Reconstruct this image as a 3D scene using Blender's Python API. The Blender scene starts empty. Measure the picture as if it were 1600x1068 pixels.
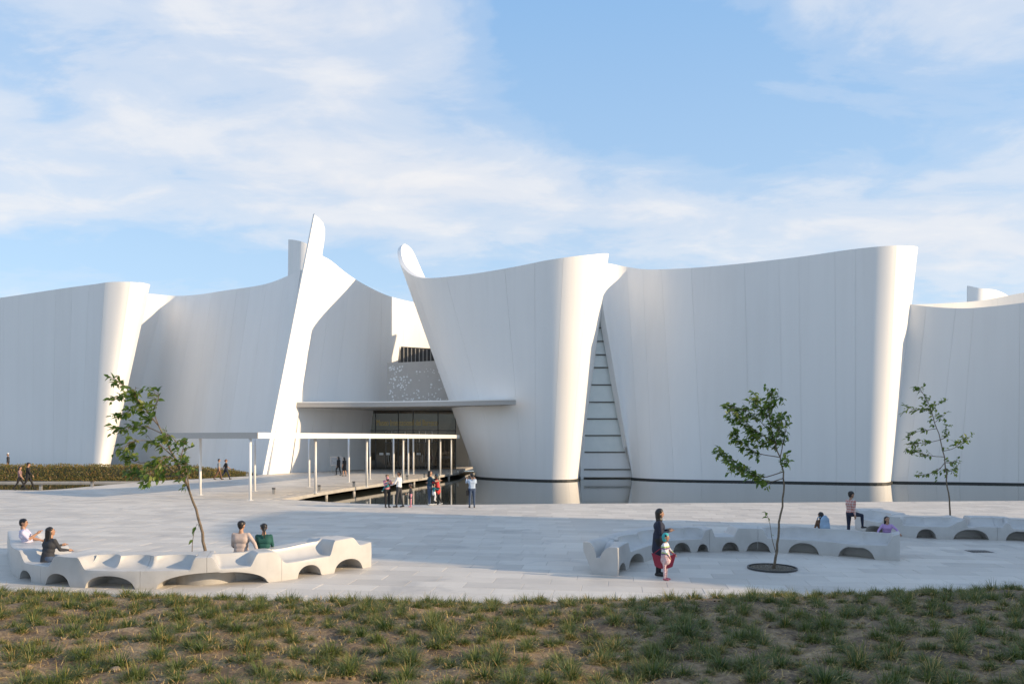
import bpy, bmesh, math, random
import numpy as np
from mathutils import Vector, Matrix

random.seed(7)
RNG = np.random.default_rng(7)
scene = bpy.context.scene
COL = scene.collection
FPX, EYE, YH = 1200.0, 3.4, 684.0

# ------------------------------------------------------------------ camera
cam_data = bpy.data.cameras.new("camera")
cam_data.sensor_width = 36.0
cam_data.lens = 36.0 * FPX / 1600.0
cam_data.shift_y = (YH - 534.0) / 1600.0
cam_data.clip_start = 0.1
cam_data.clip_end = 8000.0
cam = bpy.data.objects.new("camera", cam_data)
cam.location = (0, 0, EYE)
cam.rotation_euler = (math.radians(90), 0, 0)
COL.objects.link(cam)
scene.camera = cam

# ------------------------------------------------------------------ light
SUN_EL = math.radians(17.8)
SUN_B = math.radians(15.0)          # the sun stands to the right and a little behind the camera
SUN = Vector((math.cos(SUN_EL) * math.cos(SUN_B), -math.cos(SUN_EL) * math.sin(SUN_B), math.sin(SUN_EL)))
sd = bpy.data.lights.new("sun", 'SUN')
sd.energy = 2.7
sd.angle = math.radians(0.55)
sd.color = (1.0, 0.755, 0.48)
sun = bpy.data.objects.new("sun", sd)
sun.rotation_euler = SUN.to_track_quat('Z', 'Y').to_euler()
sun.location = (60, -10, 40)
COL.objects.link(sun)

scene.view_settings.view_transform = 'Standard'
scene.view_settings.look = 'None'
scene.view_settings.gamma = 1.0
scene.view_settings.use_curve_mapping = False
scene.view_settings.exposure = 1.15
scene.cycles.max_bounces = 8
scene.cycles.diffuse_bounces = 4
scene.cycles.transparent_max_bounces = 12

SKY_STRENGTH = 0.11
world = bpy.data.worlds.new("World")
scene.world = world
world.use_nodes = True
wn, wl = world.node_tree.nodes, world.node_tree.links
wn.clear()

class NT:
    """tiny helper to write shader graphs as expressions"""
    def __init__(self, tree): self.n, self.l = tree.nodes, tree.links
    def node(self, kind, ins=None, **props):
        nd = self.n.new(kind)
        for k, v in props.items(): setattr(nd, k, v)
        for k, v in (ins or {}).items(): self.put(nd, k, v)
        return nd
    def put(self, nd, k, v):
        s = nd.inputs[k]
        if hasattr(v, 'is_output') or isinstance(v, bpy.types.NodeSocket): self.l.new(v, s)
        else: s.default_value = v
    def m(self, op, a, b=0.0, c=None, clamp=False):
        nd = self.node('ShaderNodeMath', operation=op, use_clamp=clamp)
        self.put(nd, 0, a); self.put(nd, 1, b)
        if c is not None: self.put(nd, 2, c)
        return nd.outputs[0]
    def ramp(self, fac, stops, interp='LINEAR'):
        nd = self.node('ShaderNodeValToRGB')
        cr = nd.color_ramp; cr.interpolation = interp
        while len(cr.elements) < len(stops): cr.elements.new(0.5)
        for e, (p, c) in zip(cr.elements, stops):
            e.position = p
            e.color = (c, c, c, 1) if not hasattr(c, '__len__') else (*c, 1)
        self.put(nd, 0, fac)
        return nd.outputs[0]
    def mix(self, fac, a, b, blend='MIX'):
        nd = self.node('ShaderNodeMix', data_type='RGBA', blend_type=blend)
        self.put(nd, 0, fac)
        for k, v in ((6, a), (7, b)):
            if hasattr(v, '__len__') and len(v) == 3: v = (*v, 1)
            self.put(nd, k, v)
        return nd.outputs[2]
    def noise(self, vec, scale, detail=4.0, rough=0.5, dist=0.0, out=0):
        nd = self.node('ShaderNodeTexNoise', {'Scale': scale, 'Detail': detail, 'Roughness': rough, 'Distortion': dist})
        if vec is not None: self.l.new(vec, nd.inputs['Vector'])
        return nd.outputs[out]
    def mapping(self, vec, scale=(1, 1, 1), loc=(0, 0, 0), rot=(0, 0, 0)):
        nd = self.node('ShaderNodeMapping', {'Scale': scale, 'Location': loc, 'Rotation': rot})
        self.l.new(vec, nd.inputs['Vector'])
        return nd.outputs[0]

def build_sky():
    g = NT(world.node_tree)
    tc = g.node('ShaderNodeTexCoord').outputs['Generated']
    sky = g.node('ShaderNodeTexSky', sky_type='NISHITA', sun_disc=False)
    sky.sun_elevation = SUN_EL
    sky.sun_rotation = math.radians(90) + SUN_B
    sky.altitude = 2100.0
    sky.air_density = 1.0
    sky.dust_density = 0.3
    sky.ozone_density = 1.6
    sep = g.node('ShaderNodeSeparateXYZ', {0: tc})
    x, y, z = sep.outputs
    az = g.m('ARCTAN2', x, y)
    el = g.m('ARCSINE', z)
    zz = g.m('ADD', g.m('MAXIMUM', z, 0.0), 0.16)
    flat = g.node('ShaderNodeCombineXYZ', {0: g.m('DIVIDE', x, zz), 1: g.m('DIVIDE', y, zz), 2: 0.0}).outputs[0]
    wisp = g.noise(g.mapping(flat, (0.55, 1.5, 1), (3.1, 1.7, 0), (0, 0, 0.35)), 1.0, 7, 0.55, 0.6)
    fine = g.noise(g.mapping(flat, (1.6, 3.0, 1), (9.2, 4.1, 0), (0, 0, 0.2)), 1.3, 8, 0.6, 0.5)
    puff = g.noise(g.mapping(flat, (1.0, 1.25, 1), (1.3, 7.7, 0)), 3.4, 9, 0.58, 0.35)
    waz = g.m('ADD', az, g.m('MULTIPLY', g.m('SUBTRACT', fine, 0.5), 0.16))
    wel = g.m('ADD', el, g.m('MULTIPLY', g.m('SUBTRACT', wisp, 0.5), 0.10))
    def blob(px, py, sx, sy, amp, tilt=0.0):
        a = math.atan((px - 800) / FPX)
        e = math.atan((YH - py) / FPX * math.cos(a))
        da = g.m('SUBTRACT', waz, a); de = g.m('SUBTRACT', wel, e)
        if tilt:
            c, s = math.cos(tilt), math.sin(tilt)
            da, de = (g.m('ADD', g.m('MULTIPLY', da, c), g.m('MULTIPLY', de, s)),
                      g.m('SUBTRACT', g.m('MULTIPLY', de, c), g.m('MULTIPLY', da, s)))
        da = g.m('DIVIDE', da, sx / FPX); de = g.m('DIVIDE', de, sy / FPX)
        r = g.m('ADD', g.m('MULTIPLY', da, da), g.m('MULTIPLY', de, de))
        return g.m('MULTIPLY', g.m('EXPONENT', g.m('MULTIPLY', r, -1.0)), amp)
    blobs = [blob(520, 60, 210, 115, 0.62), blob(80, 90, 260, 110, 0.20), blob(260, 250, 480, 50, 0.22, 0.0),
             blob(640, 265, 300, 55, 0.24, -0.10), blob(1000, 320, 330, 48, 0.26, -0.16), blob(1480, 365, 260, 60, 0.42, -0.05),
             blob(90, 335, 320, 30, 0.30), blob(440, 330, 200, 22, 0.28), blob(1420, 50, 210, 80, 0.22, -0.1), blob(140, 135, 90, 30, 0.30), blob(300, 135, 60, 22, 0.22),
             blob(1080, 130, 230, 130, -0.50, -0.4), blob(300, 415, 420, 32, -0.36), blob(850, 60, 90, 130, -0.42), blob(20, 100, 60, 60, -0.2)]
    dens = g.m('ADD', g.m('MULTIPLY', g.m('SUBTRACT', wisp, 0.5), 1.0), g.m('MULTIPLY', g.m('SUBTRACT', fine, 0.5), 0.75))
    dens = g.m('ADD', dens, g.m('MULTIPLY', g.m('SUBTRACT', puff, 0.5), 1.15))
    for b in blobs: dens = g.m('ADD', dens, b)
    dens = g.m('ADD', dens, 0.27)
    cov = g.ramp(dens, [(0.0, 0.0), (0.18, 0.14), (0.48, 0.50), (0.78, 0.76), (1.0, 0.88)], 'EASE')
    # light inside the cloud: thicker parts a little greyer
    tone = g.ramp(g.m('ADD', g.m('MULTIPLY', puff, 0.7), g.m('MULTIPLY', fine, 0.45)),
                  [(0.30, (3.25, 3.35, 3.60)), (0.58, (3.62, 3.60, 3.70)), (0.80, (3.98, 3.88, 3.82))])
    high = g.m('DIVIDE', g.m('ABSOLUTE', el), 0.62, clamp=True)
    air = g.ramp(high, [(0.0, (2.30, 2.82, 3.45)), (0.35, (1.95, 2.65, 3.5)), (0.85, (1.22, 2.13, 3.45)), (1.0, (1.12, 2.0, 3.4))])
    base = g.mix(1.0, sky.outputs[0], SKY_TINT, 'MULTIPLY')
    base = g.mix(0.86, base, air)
    col = g.mix(cov, base, tone)
    bg = g.node('ShaderNodeBackground', {'Color': col, 'Strength': SKY_STRENGTH})
    out = g.node('ShaderNodeOutputWorld', {'Surface': bg.outputs[0]})
SKY_TINT = (1.25, 1.45, 1.38)
build_sky()

# ------------------------------------------------------------------ helpers
def G(px, py, z=0.0):
    """the point of the horizontal plane z that the photograph shows at (px, py)"""
    d = FPX * (EYE - z) / (py - YH)
    return Vector(((px - 800) * d / FPX, d, z))
def P(px, d, py):
    return Vector(((px - 800) * d / FPX, d, EYE + (YH - py) * d / FPX))

def tag(o, label=None, cat=None, group=None, kind=None):
    if label: o["label"] = label
    if cat: o["category"] = cat
    if group: o["group"] = group
    if kind: o["kind"] = kind
    return o
def empty(name, loc, rz=0.0):
    o = bpy.data.objects.new(name, None)
    o.empty_display_size = 0.3
    o.location = loc; o.rotation_euler = (0, 0, rz)
    COL.objects.link(o)
    return o
def link_mesh(name, me, parent=None, loc=(0, 0, 0)):
    o = bpy.data.objects.new(name, me)
    COL.objects.link(o)
    if parent is not None: o.parent = parent
    o.location = loc
    return o

class MB:
    """collects geometry and links it as ONE mesh object"""
    def __init__(self): self.v, self.f, self.mi, self.sm = [], [], [], []
    def add(self, verts, faces, mi=0, smooth=False):
        b = len(self.v)
        self.v.extend([tuple(p) for p in verts])
        for f in faces:
            self.f.append(tuple(i + b for i in f)); self.mi.append(mi); self.sm.append(smooth)
    def box(self, lo, hi, mi=0, rz=0.0, c=None):
        x0, y0, z0 = lo; x1, y1, z1 = hi
        vs = [(x0, y0, z0), (x1, y0, z0), (x1, y1, z0), (x0, y1, z0), (x0, y0, z1), (x1, y0, z1), (x1, y1, z1), (x0, y1, z1)]
        if rz:
            cx, cy = c if c else ((x0 + x1) / 2, (y0 + y1) / 2)
            co, si = math.cos(rz), math.sin(rz)
            vs = [(cx + (a - cx) * co - (b - cy) * si, cy + (a - cx) * si + (b - cy) * co, z) for a, b, z in vs]
        self.add(vs, [(3, 2, 1, 0), (4, 5, 6, 7), (0, 1, 5, 4), (1, 2, 6, 5), (2, 3, 7, 6), (3, 0, 4, 7)], mi)
    def bar(self, a, b, w, h, mi=0):
        """rectangular bar from a to b"""
        a, b = Vector(a), Vector(b); d = (b - a).normalized()
        up = Vector((0, 0, 1)) if abs(d.z) < 0.95 else Vector((0, 1, 0))
        s = d.cross(up).normalized() * w / 2; u = s.cross(d).normalized() * h / 2
        vs = [a - s - u, a + s - u, a + s + u, a - s + u, b - s - u, b + s - u, b + s + u, b - s + u]
        self.add(vs, [(0, 1, 2, 3), (7, 6, 5, 4), (1, 0, 4, 5), (2, 1, 5, 6), (3, 2, 6, 7), (0, 3, 7, 4)], mi)
    def tube(self, pts, radii, n=8, mi=0, cap=True):
        pts = [Vector(p) for p in pts]; vs, fs = [], []
        if not hasattr(radii, '__len__'): radii = [radii] * len(pts)
        ref = None
        for i, p in enumerate(pts):
            t = (pts[min(i + 1, len(pts) - 1)] - pts[max(i - 1, 0)]).normalized()
            if ref is None: ref = t.orthogonal().normalized()
            ref = (ref - t * ref.dot(t)).normalized(); o = t.cross(ref)
            for k in range(n):
                a = 2 * math.pi * k / n
                vs.append(p + (ref * math.cos(a) + o * math.sin(a)) * radii[i])
        for i in range(len(pts) - 1):
            for k in range(n):
                fs.append((i * n + k, i * n + (k + 1) % n, (i + 1) * n + (k + 1) % n, (i + 1) * n + k))
        if cap:
            fs.append(tuple(range(n - 1, -1, -1))); fs.append(tuple(range((len(pts) - 1) * n, len(pts) * n)))
        self.add(vs, fs, mi, True)
    def ball(self, c, r, seg=10, rings=7, mi=0, rot=None):
        c = Vector(c); r = Vector(r) if hasattr(r, '__len__') else Vector((r, r, r)); vs, fs = [], []
        for i in range(1, rings):
            th = math.pi * i / rings
            for k in range(seg):
                ph = 2 * math.pi * k / seg
                p = Vector((r.x * math.sin(th) * math.cos(ph), r.y * math.sin(th) * math.sin(ph), r.z * math.cos(th)))
                vs.append(c + (rot @ p if rot else p))
        top = len(vs); p = Vector((0, 0, r.z)); vs.append(c + (rot @ p if rot else p)); vs.append(c - (rot @ p if rot else p))
        for i in range(rings - 2):
            for k in range(seg):
                fs.append((i * seg + k, (i + 1) * seg + k, (i + 1) * seg + (k + 1) % seg, i * seg + (k + 1) % seg))
        for k in range(seg):
            fs.append((top, k, (k + 1) % seg)); fs.append((top + 1, (rings - 2) * seg + (k + 1) % seg, (rings - 2) * seg + k))
        self.add(vs, fs, mi, True)
    def prism(self, poly, z0, z1, mi=0, mis=None):
        """vertical prism over a (possibly concave) outline"""
        from mathutils.geometry import tessellate_polygon
        n = len(poly)
        tri = tessellate_polygon([[Vector((p[0], p[1], 0)) for p in poly]])
        vs = [(p[0], p[1], z0) for p in poly] + [(p[0], p[1], z1) for p in poly]
        area = sum(poly[i][0] * poly[(i + 1) % n][1] - poly[(i + 1) % n][0] * poly[i][1] for i in range(n))
        fs = []
        for t in tri:
            a, b, c = [Vector((poly[i][0], poly[i][1])) for i in t]
            cr = (b - a).x * (c - a).y - (b - a).y * (c - a).x
            t = t if cr > 0 else t[::-1]
            fs.append(tuple(i + n for i in t)); fs.append(tuple(t[::-1]))
        self.add(vs, fs, mi)
        sd = []
        for i in range(n):
            j = (i + 1) % n
            sd.append((i, j, j + n, i + n) if area > 0 else (j, i, i + n, j + n))
        b = len(self.v) - 2 * n
        for f in sd:
            self.f.append(tuple(k + b for k in f)); self.mi.append(mi if mis is None else mis); self.sm.append(False)
    def mesh(self, name, mats, origin=(0, 0, 0), sharp=None):
        me = bpy.data.meshes.new(name)
        o = Vector(origin)
        vs = np.array(self.v, dtype=np.float64) - np.array(o)[None]
        me.from_pydata(vs.tolist(), [], self.f)
        for m in (mats if isinstance(mats, (list, tuple)) else [mats]): me.materials.append(m)
        me.polygons.foreach_set('material_index', self.mi)
        me.polygons.foreach_set('use_smooth', self.sm)
        if sharp is not None: me.set_sharp_from_angle(angle=math.radians(sharp))
        me.update()
        return me
    def build(self, name, mats, parent=None, origin=(0, 0, 0), sharp=None, loc=None):
        """world-space vertices; origin = the root's location when parented"""
        return link_mesh(name, self.mesh(name, mats, origin, sharp), parent, loc if loc is not None else ((0, 0, 0) if parent is not None else origin))

def catmull(ctrl, n, knots=None):
    """non-uniform Catmull-Rom through the rows of ctrl; n samples, uniform in the knots"""
    c = np.array(ctrl, float)
    if knots is None:
        k = np.concatenate([[0], np.cumsum(np.linalg.norm(np.diff(c, axis=0), axis=1) ** 0.6)])
    else: k = np.array(knots, float)
    c = np.vstack([2 * c[0] - c[1], c, 2 * c[-1] - c[-2]])
    k = np.concatenate([[2 * k[0] - k[1]], k, [2 * k[-1] - k[-2]]])
    ts = np.linspace(k[1], k[-2], n) if not hasattr(n, '__len__') else np.array(n)
    out = []
    for t in ts:
        i = min(max(np.searchsorted(k, t, 'right') - 1, 1), len(k) - 3)
        p0, p1, p2, p3 = c[i - 1], c[i], c[i + 1], c[i + 2]; t0, t1, t2, t3 = k[i - 1], k[i], k[i + 1], k[i + 2]
        a1 = (t1 - t) / (t1 - t0) * p0 + (t - t0) / (t1 - t0) * p1
        a2 = (t2 - t) / (t2 - t1) * p1 + (t - t1) / (t2 - t1) * p2
        a3 = (t3 - t) / (t3 - t2) * p2 + (t - t2) / (t3 - t2) * p3
        b1 = (t2 - t) / (t2 - t0) * a1 + (t - t0) / (t2 - t0) * a2
        b2 = (t3 - t) / (t3 - t1) * a2 + (t - t1) / (t3 - t1) * a3
        out.append((t2 - t) / (t2 - t1) * b1 + (t - t1) / (t2 - t1) * b2)
    return np.array(out)

# ------------------------------------------------------------------ materials
MATS = {}
def mat(name, fn):
    if name in MATS: return MATS[name]
    m = bpy.data.materials.new(name); m.use_nodes = True
    m.node_tree.nodes.clear()
    g = NT(m.node_tree)
    sh = fn(g)
    g.node('ShaderNodeOutputMaterial', {'Surface': sh})
    MATS[name] = m
    return m
def bsdf(g, color, rough=0.6, bump=None, bstr=0.2, bdist=0.02, **ins):
    if hasattr(color, '__len__') and len(color) == 3: color = (*color, 1)
    d = {'Base Color': color, 'Roughness': rough}; d.update(ins)
    nd = g.node('ShaderNodeBsdfPrincipled', d)
    if bump is not None:
        b = g.node('ShaderNodeBump', {'Strength': bstr, 'Distance': bdist, 'Height': bump})
        g.l.new(b.outputs[0], nd.inputs['Normal'])
    return nd.outputs[0]
def pos(g): return g.node('ShaderNodeNewGeometry').outputs['Position']
def objc(g): return g.node('ShaderNodeTexCoord').outputs['Object']

def simple(name, c, rough=0.6, var=0.12, scale=9.0, **ins):
    def fn(g):
        n = g.noise(objc(g), scale, 4, 0.6)
        f = g.ramp(n, [(0.25, tuple(min(x * (1 - var), 1) for x in c)), (0.75, tuple(min(x * (1 + var), 1) for x in c))])
        return bsdf(g, f, rough, n, 0.15, 0.01, **ins)
    return mat(name, fn)

def m_wall(g):
    p = pos(g)
    oi = g.node('ShaderNodeObjectInfo').outputs['Random']
    streak = g.noise(g.mapping(p, (0.9, 0.9, 0.05)), 1.0, 5, 0.6)
    blot = g.noise(g.mapping(p, (0.16, 0.16, 0.10)), 1.0, 4, 0.55)
    grain = g.noise(p, 9.0, 5, 0.7)
    v = g.m('ADD', g.m('MULTIPLY', streak, 0.45), g.m('ADD', g.m('MULTIPLY', blot, 0.40), g.m('MULTIPLY', grain, 0.15)))
    v = g.m('ADD', v, g.m('MULTIPLY', g.m('SUBTRACT', oi, 0.5), 0.20))
    c = g.ramp(v, [(0.25, (0.77, 0.765, 0.755)), (0.48, (0.815, 0.815, 0.81)), (0.70, (0.845, 0.845, 0.84))])
    sz = g.node('ShaderNodeSeparateXYZ', {0: p}).outputs[2]
    drip = g.m('MULTIPLY', g.ramp(g.noise(g.mapping(p, (1.7, 1.7, 0.02)), 1.0, 4, 0.65), [(0.52, 0.0), (0.72, 1.0)]),
               g.ramp(g.m('DIVIDE', sz, 20.0), [(0.05, 0.5), (0.35, 0.12), (0.7, 0.15), (0.95, 0.55)]))
    c = g.mix(g.m('MULTIPLY', drip, 0.19), c, (0.50, 0.50, 0.48))
    return bsdf(g, c, 0.55, grain, 0.06, 0.02)
WALL = mat("white_concrete", m_wall)
JOINT = simple("joint_grey", (0.50, 0.50, 0.49), 0.8)
PLINTH = simple("dark_plinth", (0.028, 0.032, 0.034), 0.55)

def m_bench(g):
    p = pos(g)
    n = g.noise(p, 2.2, 5, 0.6); f = g.noise(p, 38, 4, 0.7)
    st = g.noise(g.mapping(p, (3.0, 3.0, 0.6)), 1.0, 4, 0.6)
    c = g.ramp(g.m('ADD', g.m('MULTIPLY', n, 0.6), g.m('MULTIPLY', st, 0.4)),
               [(0.30, (0.41, 0.405, 0.395)), (0.5, (0.475, 0.47, 0.46)), (0.7, (0.52, 0.515, 0.505))])
    sz = g.node('ShaderNodeSeparateXYZ', {0: p}).outputs[2]
    dirt = g.m('MULTIPLY', g.ramp(g.m('ADD', sz, g.m('MULTIPLY', n, 0.16)), [(0.08, 1.0), (0.24, 0.0)]), 0.35)
    c = g.mix(dirt, c, (0.46, 0.43, 0.38))
    return bsdf(g, c, 0.42, f, 0.05, 0.004)
BENCH = mat("bench_white_concrete", m_bench)

def stone(g, base_joint=False):
    p = pos(g)
    ri = g.node('ShaderNodeNewGeometry').outputs['Random Per Island']
    ro = g.node('ShaderNodeObjectInfo').outputs['Random']
    r = g.m('FRACT', g.m('ADD', ri, g.m('MULTIPLY', ro, 7.31)))
    big = g.noise(p, 0.16, 4, 0.55, 0.4)
    mid = g.noise(g.mapping(p, (1.3, 0.8, 1)), 0.9, 5, 0.62, 0.5)
    vein = g.noise(g.mapping(p, (0.6, 3.2, 1.0)), 1.5, 6, 0.66, 0.8)
    fine = g.noise(p, 34.0, 4, 0.7)
    v = g.m('ADD', g.m('ADD', 0.05, g.m('MULTIPLY', r, 0.29)), g.m('ADD', g.m('MULTIPLY', big, 0.30), g.m('ADD', g.m('MULTIPLY', mid, 0.34), g.m('MULTIPLY', vein, 0.24))))
    c = g.ramp(v, [(0.26, (0.37, 0.345, 0.310)), (0.50, (0.49, 0.457, 0.414)), (0.68, (0.57, 0.533, 0.482)), (0.88, (0.66, 0.62, 0.56))])
    c = g.mix(g.m('MULTIPLY', g.ramp(fine, [(0.45, 0.0), (0.75, 1.0)]), 0.16), c, (0.26, 0.255, 0.25))
    stain = g.ramp(g.noise(p, 0.55, 6, 0.6, 1.0), [(0.56, 0.0), (0.68, 1.0)])
    c = g.mix(g.m('MULTIPLY', stain, 0.34), c, (0.25, 0.25, 0.255))
    rough = g.ramp(mid, [(0.3, 0.45), (0.7, 0.62)])
    return bsdf(g, c, rough, fine, 0.08, 0.004)
STONE = mat("plaza_stone", stone)
DECKM = simple("pale_edge_concrete", (0.40, 0.385, 0.36), 0.7, 0.18, 1.6)
BEDDING = simple("joint_mortar", (0.50, 0.47, 0.43), 0.9)

def m_water(g):
    p = pos(g)
    n = g.noise(g.mapping(p, (0.5, 1.2, 1)), 1.1, 4, 0.55, 0.4)
    n2 = g.noise(g.mapping(p, (2.5, 5.5, 1)), 1.3, 3, 0.5)
    h = g.m('ADD', n, g.m('MULTIPLY', n2, 0.25))
    return bsdf(g, (0.028, 0.034, 0.030), 0.035, h, 0.10, 0.03, IOR=1.33, **{'Specular IOR Level': 0.34})
WATER = mat("pool_water", m_water)

def m_soil(g):
    p = pos(g)
    a = g.noise(p, 1.3, 6, 0.62, 0.3); b = g.noise(p, 14.0, 6, 0.7); s = g.noise(p, 60.0, 3, 0.6)
    v = g.m('ADD', g.m('MULTIPLY', a, 0.55), g.m('MULTIPLY', b, 0.45))
    c = g.ramp(v, [(0.34, (0.050, 0.036, 0.026)), (0.45, (0.115, 0.080, 0.052)), (0.54, (0.24, 0.170, 0.100)), (0.68, (0.42, 0.31, 0.19))])
    return bsdf(g, c, 0.95, g.m('ADD', b, g.m('MULTIPLY', s, 0.5)), 0.6, 0.03)
SOIL = mat("dry_soil", m_soil)
def m_earth(g):
    p = pos(g)
    v = g.noise(p, 0.05, 6, 0.6)
    c = g.ramp(v, [(0.35, (0.13, 0.12, 0.09)), (0.65, (0.24, 0.22, 0.17))])
    return bsdf(g, c, 0.95)
EARTH = mat("distant_earth", m_earth)
METAL = simple("white_painted_steel", (0.78, 0.78, 0.77), 0.35, 0.03)
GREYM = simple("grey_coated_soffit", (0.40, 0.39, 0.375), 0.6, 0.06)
STEEL = simple("brushed_steel", (0.42, 0.40, 0.37), 0.35, 0.10, 20.0, Metallic=0.7)
DARKM = simple("dark_frame", (0.045, 0.045, 0.045), 0.4, 0.1)
CREAM = simple("lobby_plaster", (0.62, 0.58, 0.50), 0.7, 0.04, 1.0)
SCREENM = simple("perforated_grey_panel", (0.47, 0.44, 0.41), 0.5, 0.05, 2.0)
GOLD = simple("gold_letters", (0.45, 0.33, 0.12), 0.35, 0.1, Metallic=0.6)

def m_glass(g):
    n = g.noise(pos(g), 0.5, 2)
    tr = g.node('ShaderNodeBsdfTransparent', {'Color': (0.42, 0.39, 0.34, 1)}).outputs[0]
    gl = g.node('ShaderNodeBsdfGlossy', {'Color': (0.55, 0.54, 0.52, 1), 'Roughness': 0.015}).outputs[0]
    fr = g.node('ShaderNodeFresnel', {'IOR': 1.5}).outputs[0]
    ms = g.node('ShaderNodeMixShader', {0: g.m('ADD', fr, 0.05), 1: tr, 2: gl})
    return ms.outputs[0]
GLASS = mat("lobby_glass", m_glass)
def m_fglass(g):
    p = pos(g)
    z = g.node('ShaderNodeSeparateXYZ', {0: p}).outputs[2]
    n = g.noise(p, 1.2, 4, 0.6)
    c = g.ramp(n, [(0.3, (0.70, 0.755, 0.745)), (0.7, (0.77, 0.81, 0.80))])
    return bsdf(g, c, 0.3, None, IOR=1.45, **{'Coat Weight': 0.15, 'Coat Roughness': 0.05})
FGLASS = mat("frosted_green_glass", m_fglass)

def leafmat(name, c0, c1, c2, trans=0.35):
    def fn(g):
        ro = g.node('ShaderNodeObjectInfo').outputs['Random']
        ri = g.node('ShaderNodeNewGeometry').outputs['Random Per Island']
        r = g.m('FRACT', g.m('ADD', g.m('MULTIPLY', ri, 0.999), g.m('MULTIPLY', ro, 3.7)))
        c = g.ramp(r, [(0.0, c0), (0.55, c1), (1.0, c2)])
        d = g.node('ShaderNodeBsdfPrincipled', {'Base Color': c, 'Roughness': 0.42}).outputs[0]
        t = g.node('ShaderNodeBsdfTranslucent', {'Color': g.mix(1.0, c, (1.25, 1.35, 0.6), 'MULTIPLY')}).outputs[0]
        return g.node('ShaderNodeMixShader', {0: trans, 1: d, 2: t}).outputs[0]
    return mat(name, fn)
LEAF = leafmat("tree_leaf", (0.065, 0.120, 0.028), (0.125, 0.195, 0.040), (0.24, 0.265, 0.062), 0.48)
HEDGEM = leafmat("hedge_leaf", (0.10, 0.12, 0.030), (0.22, 0.185, 0.050), (0.34, 0.18, 0.075))
def m_blade(g):
    """grass blades: green at the base of the tuft, dry at some tips"""
    at = g.node('ShaderNodeAttribute', attribute_name='tip').outputs['Fac']
    ri = g.node('ShaderNodeNewGeometry').outputs['Random Per Island']
    ro = g.node('ShaderNodeObjectInfo').outputs['Random']
    gr = g.ramp(g.m('FRACT', g.m('ADD', ri, ro)), [(0.0, (0.032, 0.076, 0.018)), (0.5, (0.078, 0.135, 0.028)), (1.0, (0.20, 0.22, 0.046))])
    dry = g.ramp(ri, [(0.0, (0.34, 0.225, 0.065)), (1.0, (0.60, 0.43, 0.14))])
    isdry = g.m('LESS_THAN', g.m('FRACT', g.m('MULTIPLY', ri, 17.3)), g.m('MULTIPLY', g.m('POWER', ro, 3.0), 0.25))
    f = g.m('ADD', isdry, g.m('MULTIPLY', g.m('POWER', at, 3.0), 0.30), clamp=True)
    c = g.mix(f, gr, dry)
    d = g.node('ShaderNodeBsdfPrincipled', {'Base Color': c, 'Roughness': 0.5}).outputs[0]
    t = g.node('ShaderNodeBsdfTranslucent', {'Color': c}).outputs[0]
    return g.node('ShaderNodeMixShader', {0: 0.3, 1: d, 2: t}).outputs[0]
BLADE = mat("grass_blade", m_blade)
def m_dead(g):
    ri = g.node('ShaderNodeNewGeometry').outputs['Random Per Island']
    c = g.ramp(ri, [(0.0, (0.28, 0.185, 0.06)), (0.5, (0.56, 0.385, 0.11)), (1.0, (0.68, 0.52, 0.20))])
    return bsdf(g, c, 0.7)
DEADBLADE = mat("dead_grass_blade", m_dead)
def m_straw(g):
    ri = g.node('ShaderNodeNewGeometry').outputs['Random Per Island']
    c = g.ramp(ri, [(0.0, (0.20, 0.125, 0.045)), (0.5, (0.42, 0.275, 0.095)), (0.85, (0.56, 0.41, 0.17)), (1.0, (0.09, 0.11, 0.035))])
    return bsdf(g, c, 0.8)
STRAW = mat("dry_straw", m_straw)
BARK = simple("tree_bark", (0.155, 0.120, 0.085), 0.9, 0.45, 14.0)
GRAVEL = simple("pit_gravel", (0.16, 0.14, 0.11), 0.95, 0.6, 30.0)
ROCK = simple("field_stone", (0.24, 0.19, 0.14), 0.9, 0.3, 8.0)

# ------------------------------------------------------------------ ground, water, plaza
def sheet(name, x0, x1, y0, y1, z, m, nx=1, ny=1):
    mb = MB(); vs, fs = [], []
    for j in range(ny + 1):
        for i in range(nx + 1): vs.append((x0 + (x1 - x0) * i / nx, y0 + (y1 - y0) * j / ny, z))
    for j in range(ny):
        for i in range(nx): fs.append((j * (nx + 1) + i, j * (nx + 1) + i + 1, (j + 1) * (nx + 1) + i + 1, (j + 1) * (nx + 1) + i))
    mb.add(vs, fs); return mb.build(name, m)
tag(sheet("ground", -3000, 3000, -2500, 4000, -1.3, EARTH), kind="structure")
tag(sheet("pool_water", -75, 95, 39.2, 92, -0.5, WATER), kind="structure")

def wp(px, py): return tuple(G(px, py).xy)
DECK_EDGE = [tuple(p) for p in catmull([wp(440, 779), wp(515, 766), wp(600, 754), wp(690, 741.5), wp(716, 737.2), (-5.2, 86)], 26)]
LEFT_EDGE = [tuple(p) for p in catmull([(-75, 52), wp(-60, 764), wp(0, 764.5), wp(70, 765), wp(145, 759), wp(240, 751), wp(330, 746.5), wp(408, 741.5), (-24.5, 75)], 40)]
POOL_EDGE = [tuple(p) for p in catmull([wp(440, 779), wp(590, 787), wp(740, 787.5), wp(900, 786), wp(1200, 784.5), wp(1600, 781.6), (95, 45)], 30)]
PLAZA = [(-75, 5)] + LEFT_EDGE + [(-24, 97), (-4, 97)] + DECK_EDGE[::-1] + POOL_EDGE[1:] + [(95, 5)]
mb = MB(); mb.prism(PLAZA, -0.22, -0.008, 0, 1)
plaza = tag(mb.build("plaza", [BEDDING, DECKM]), kind="structure")
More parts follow.
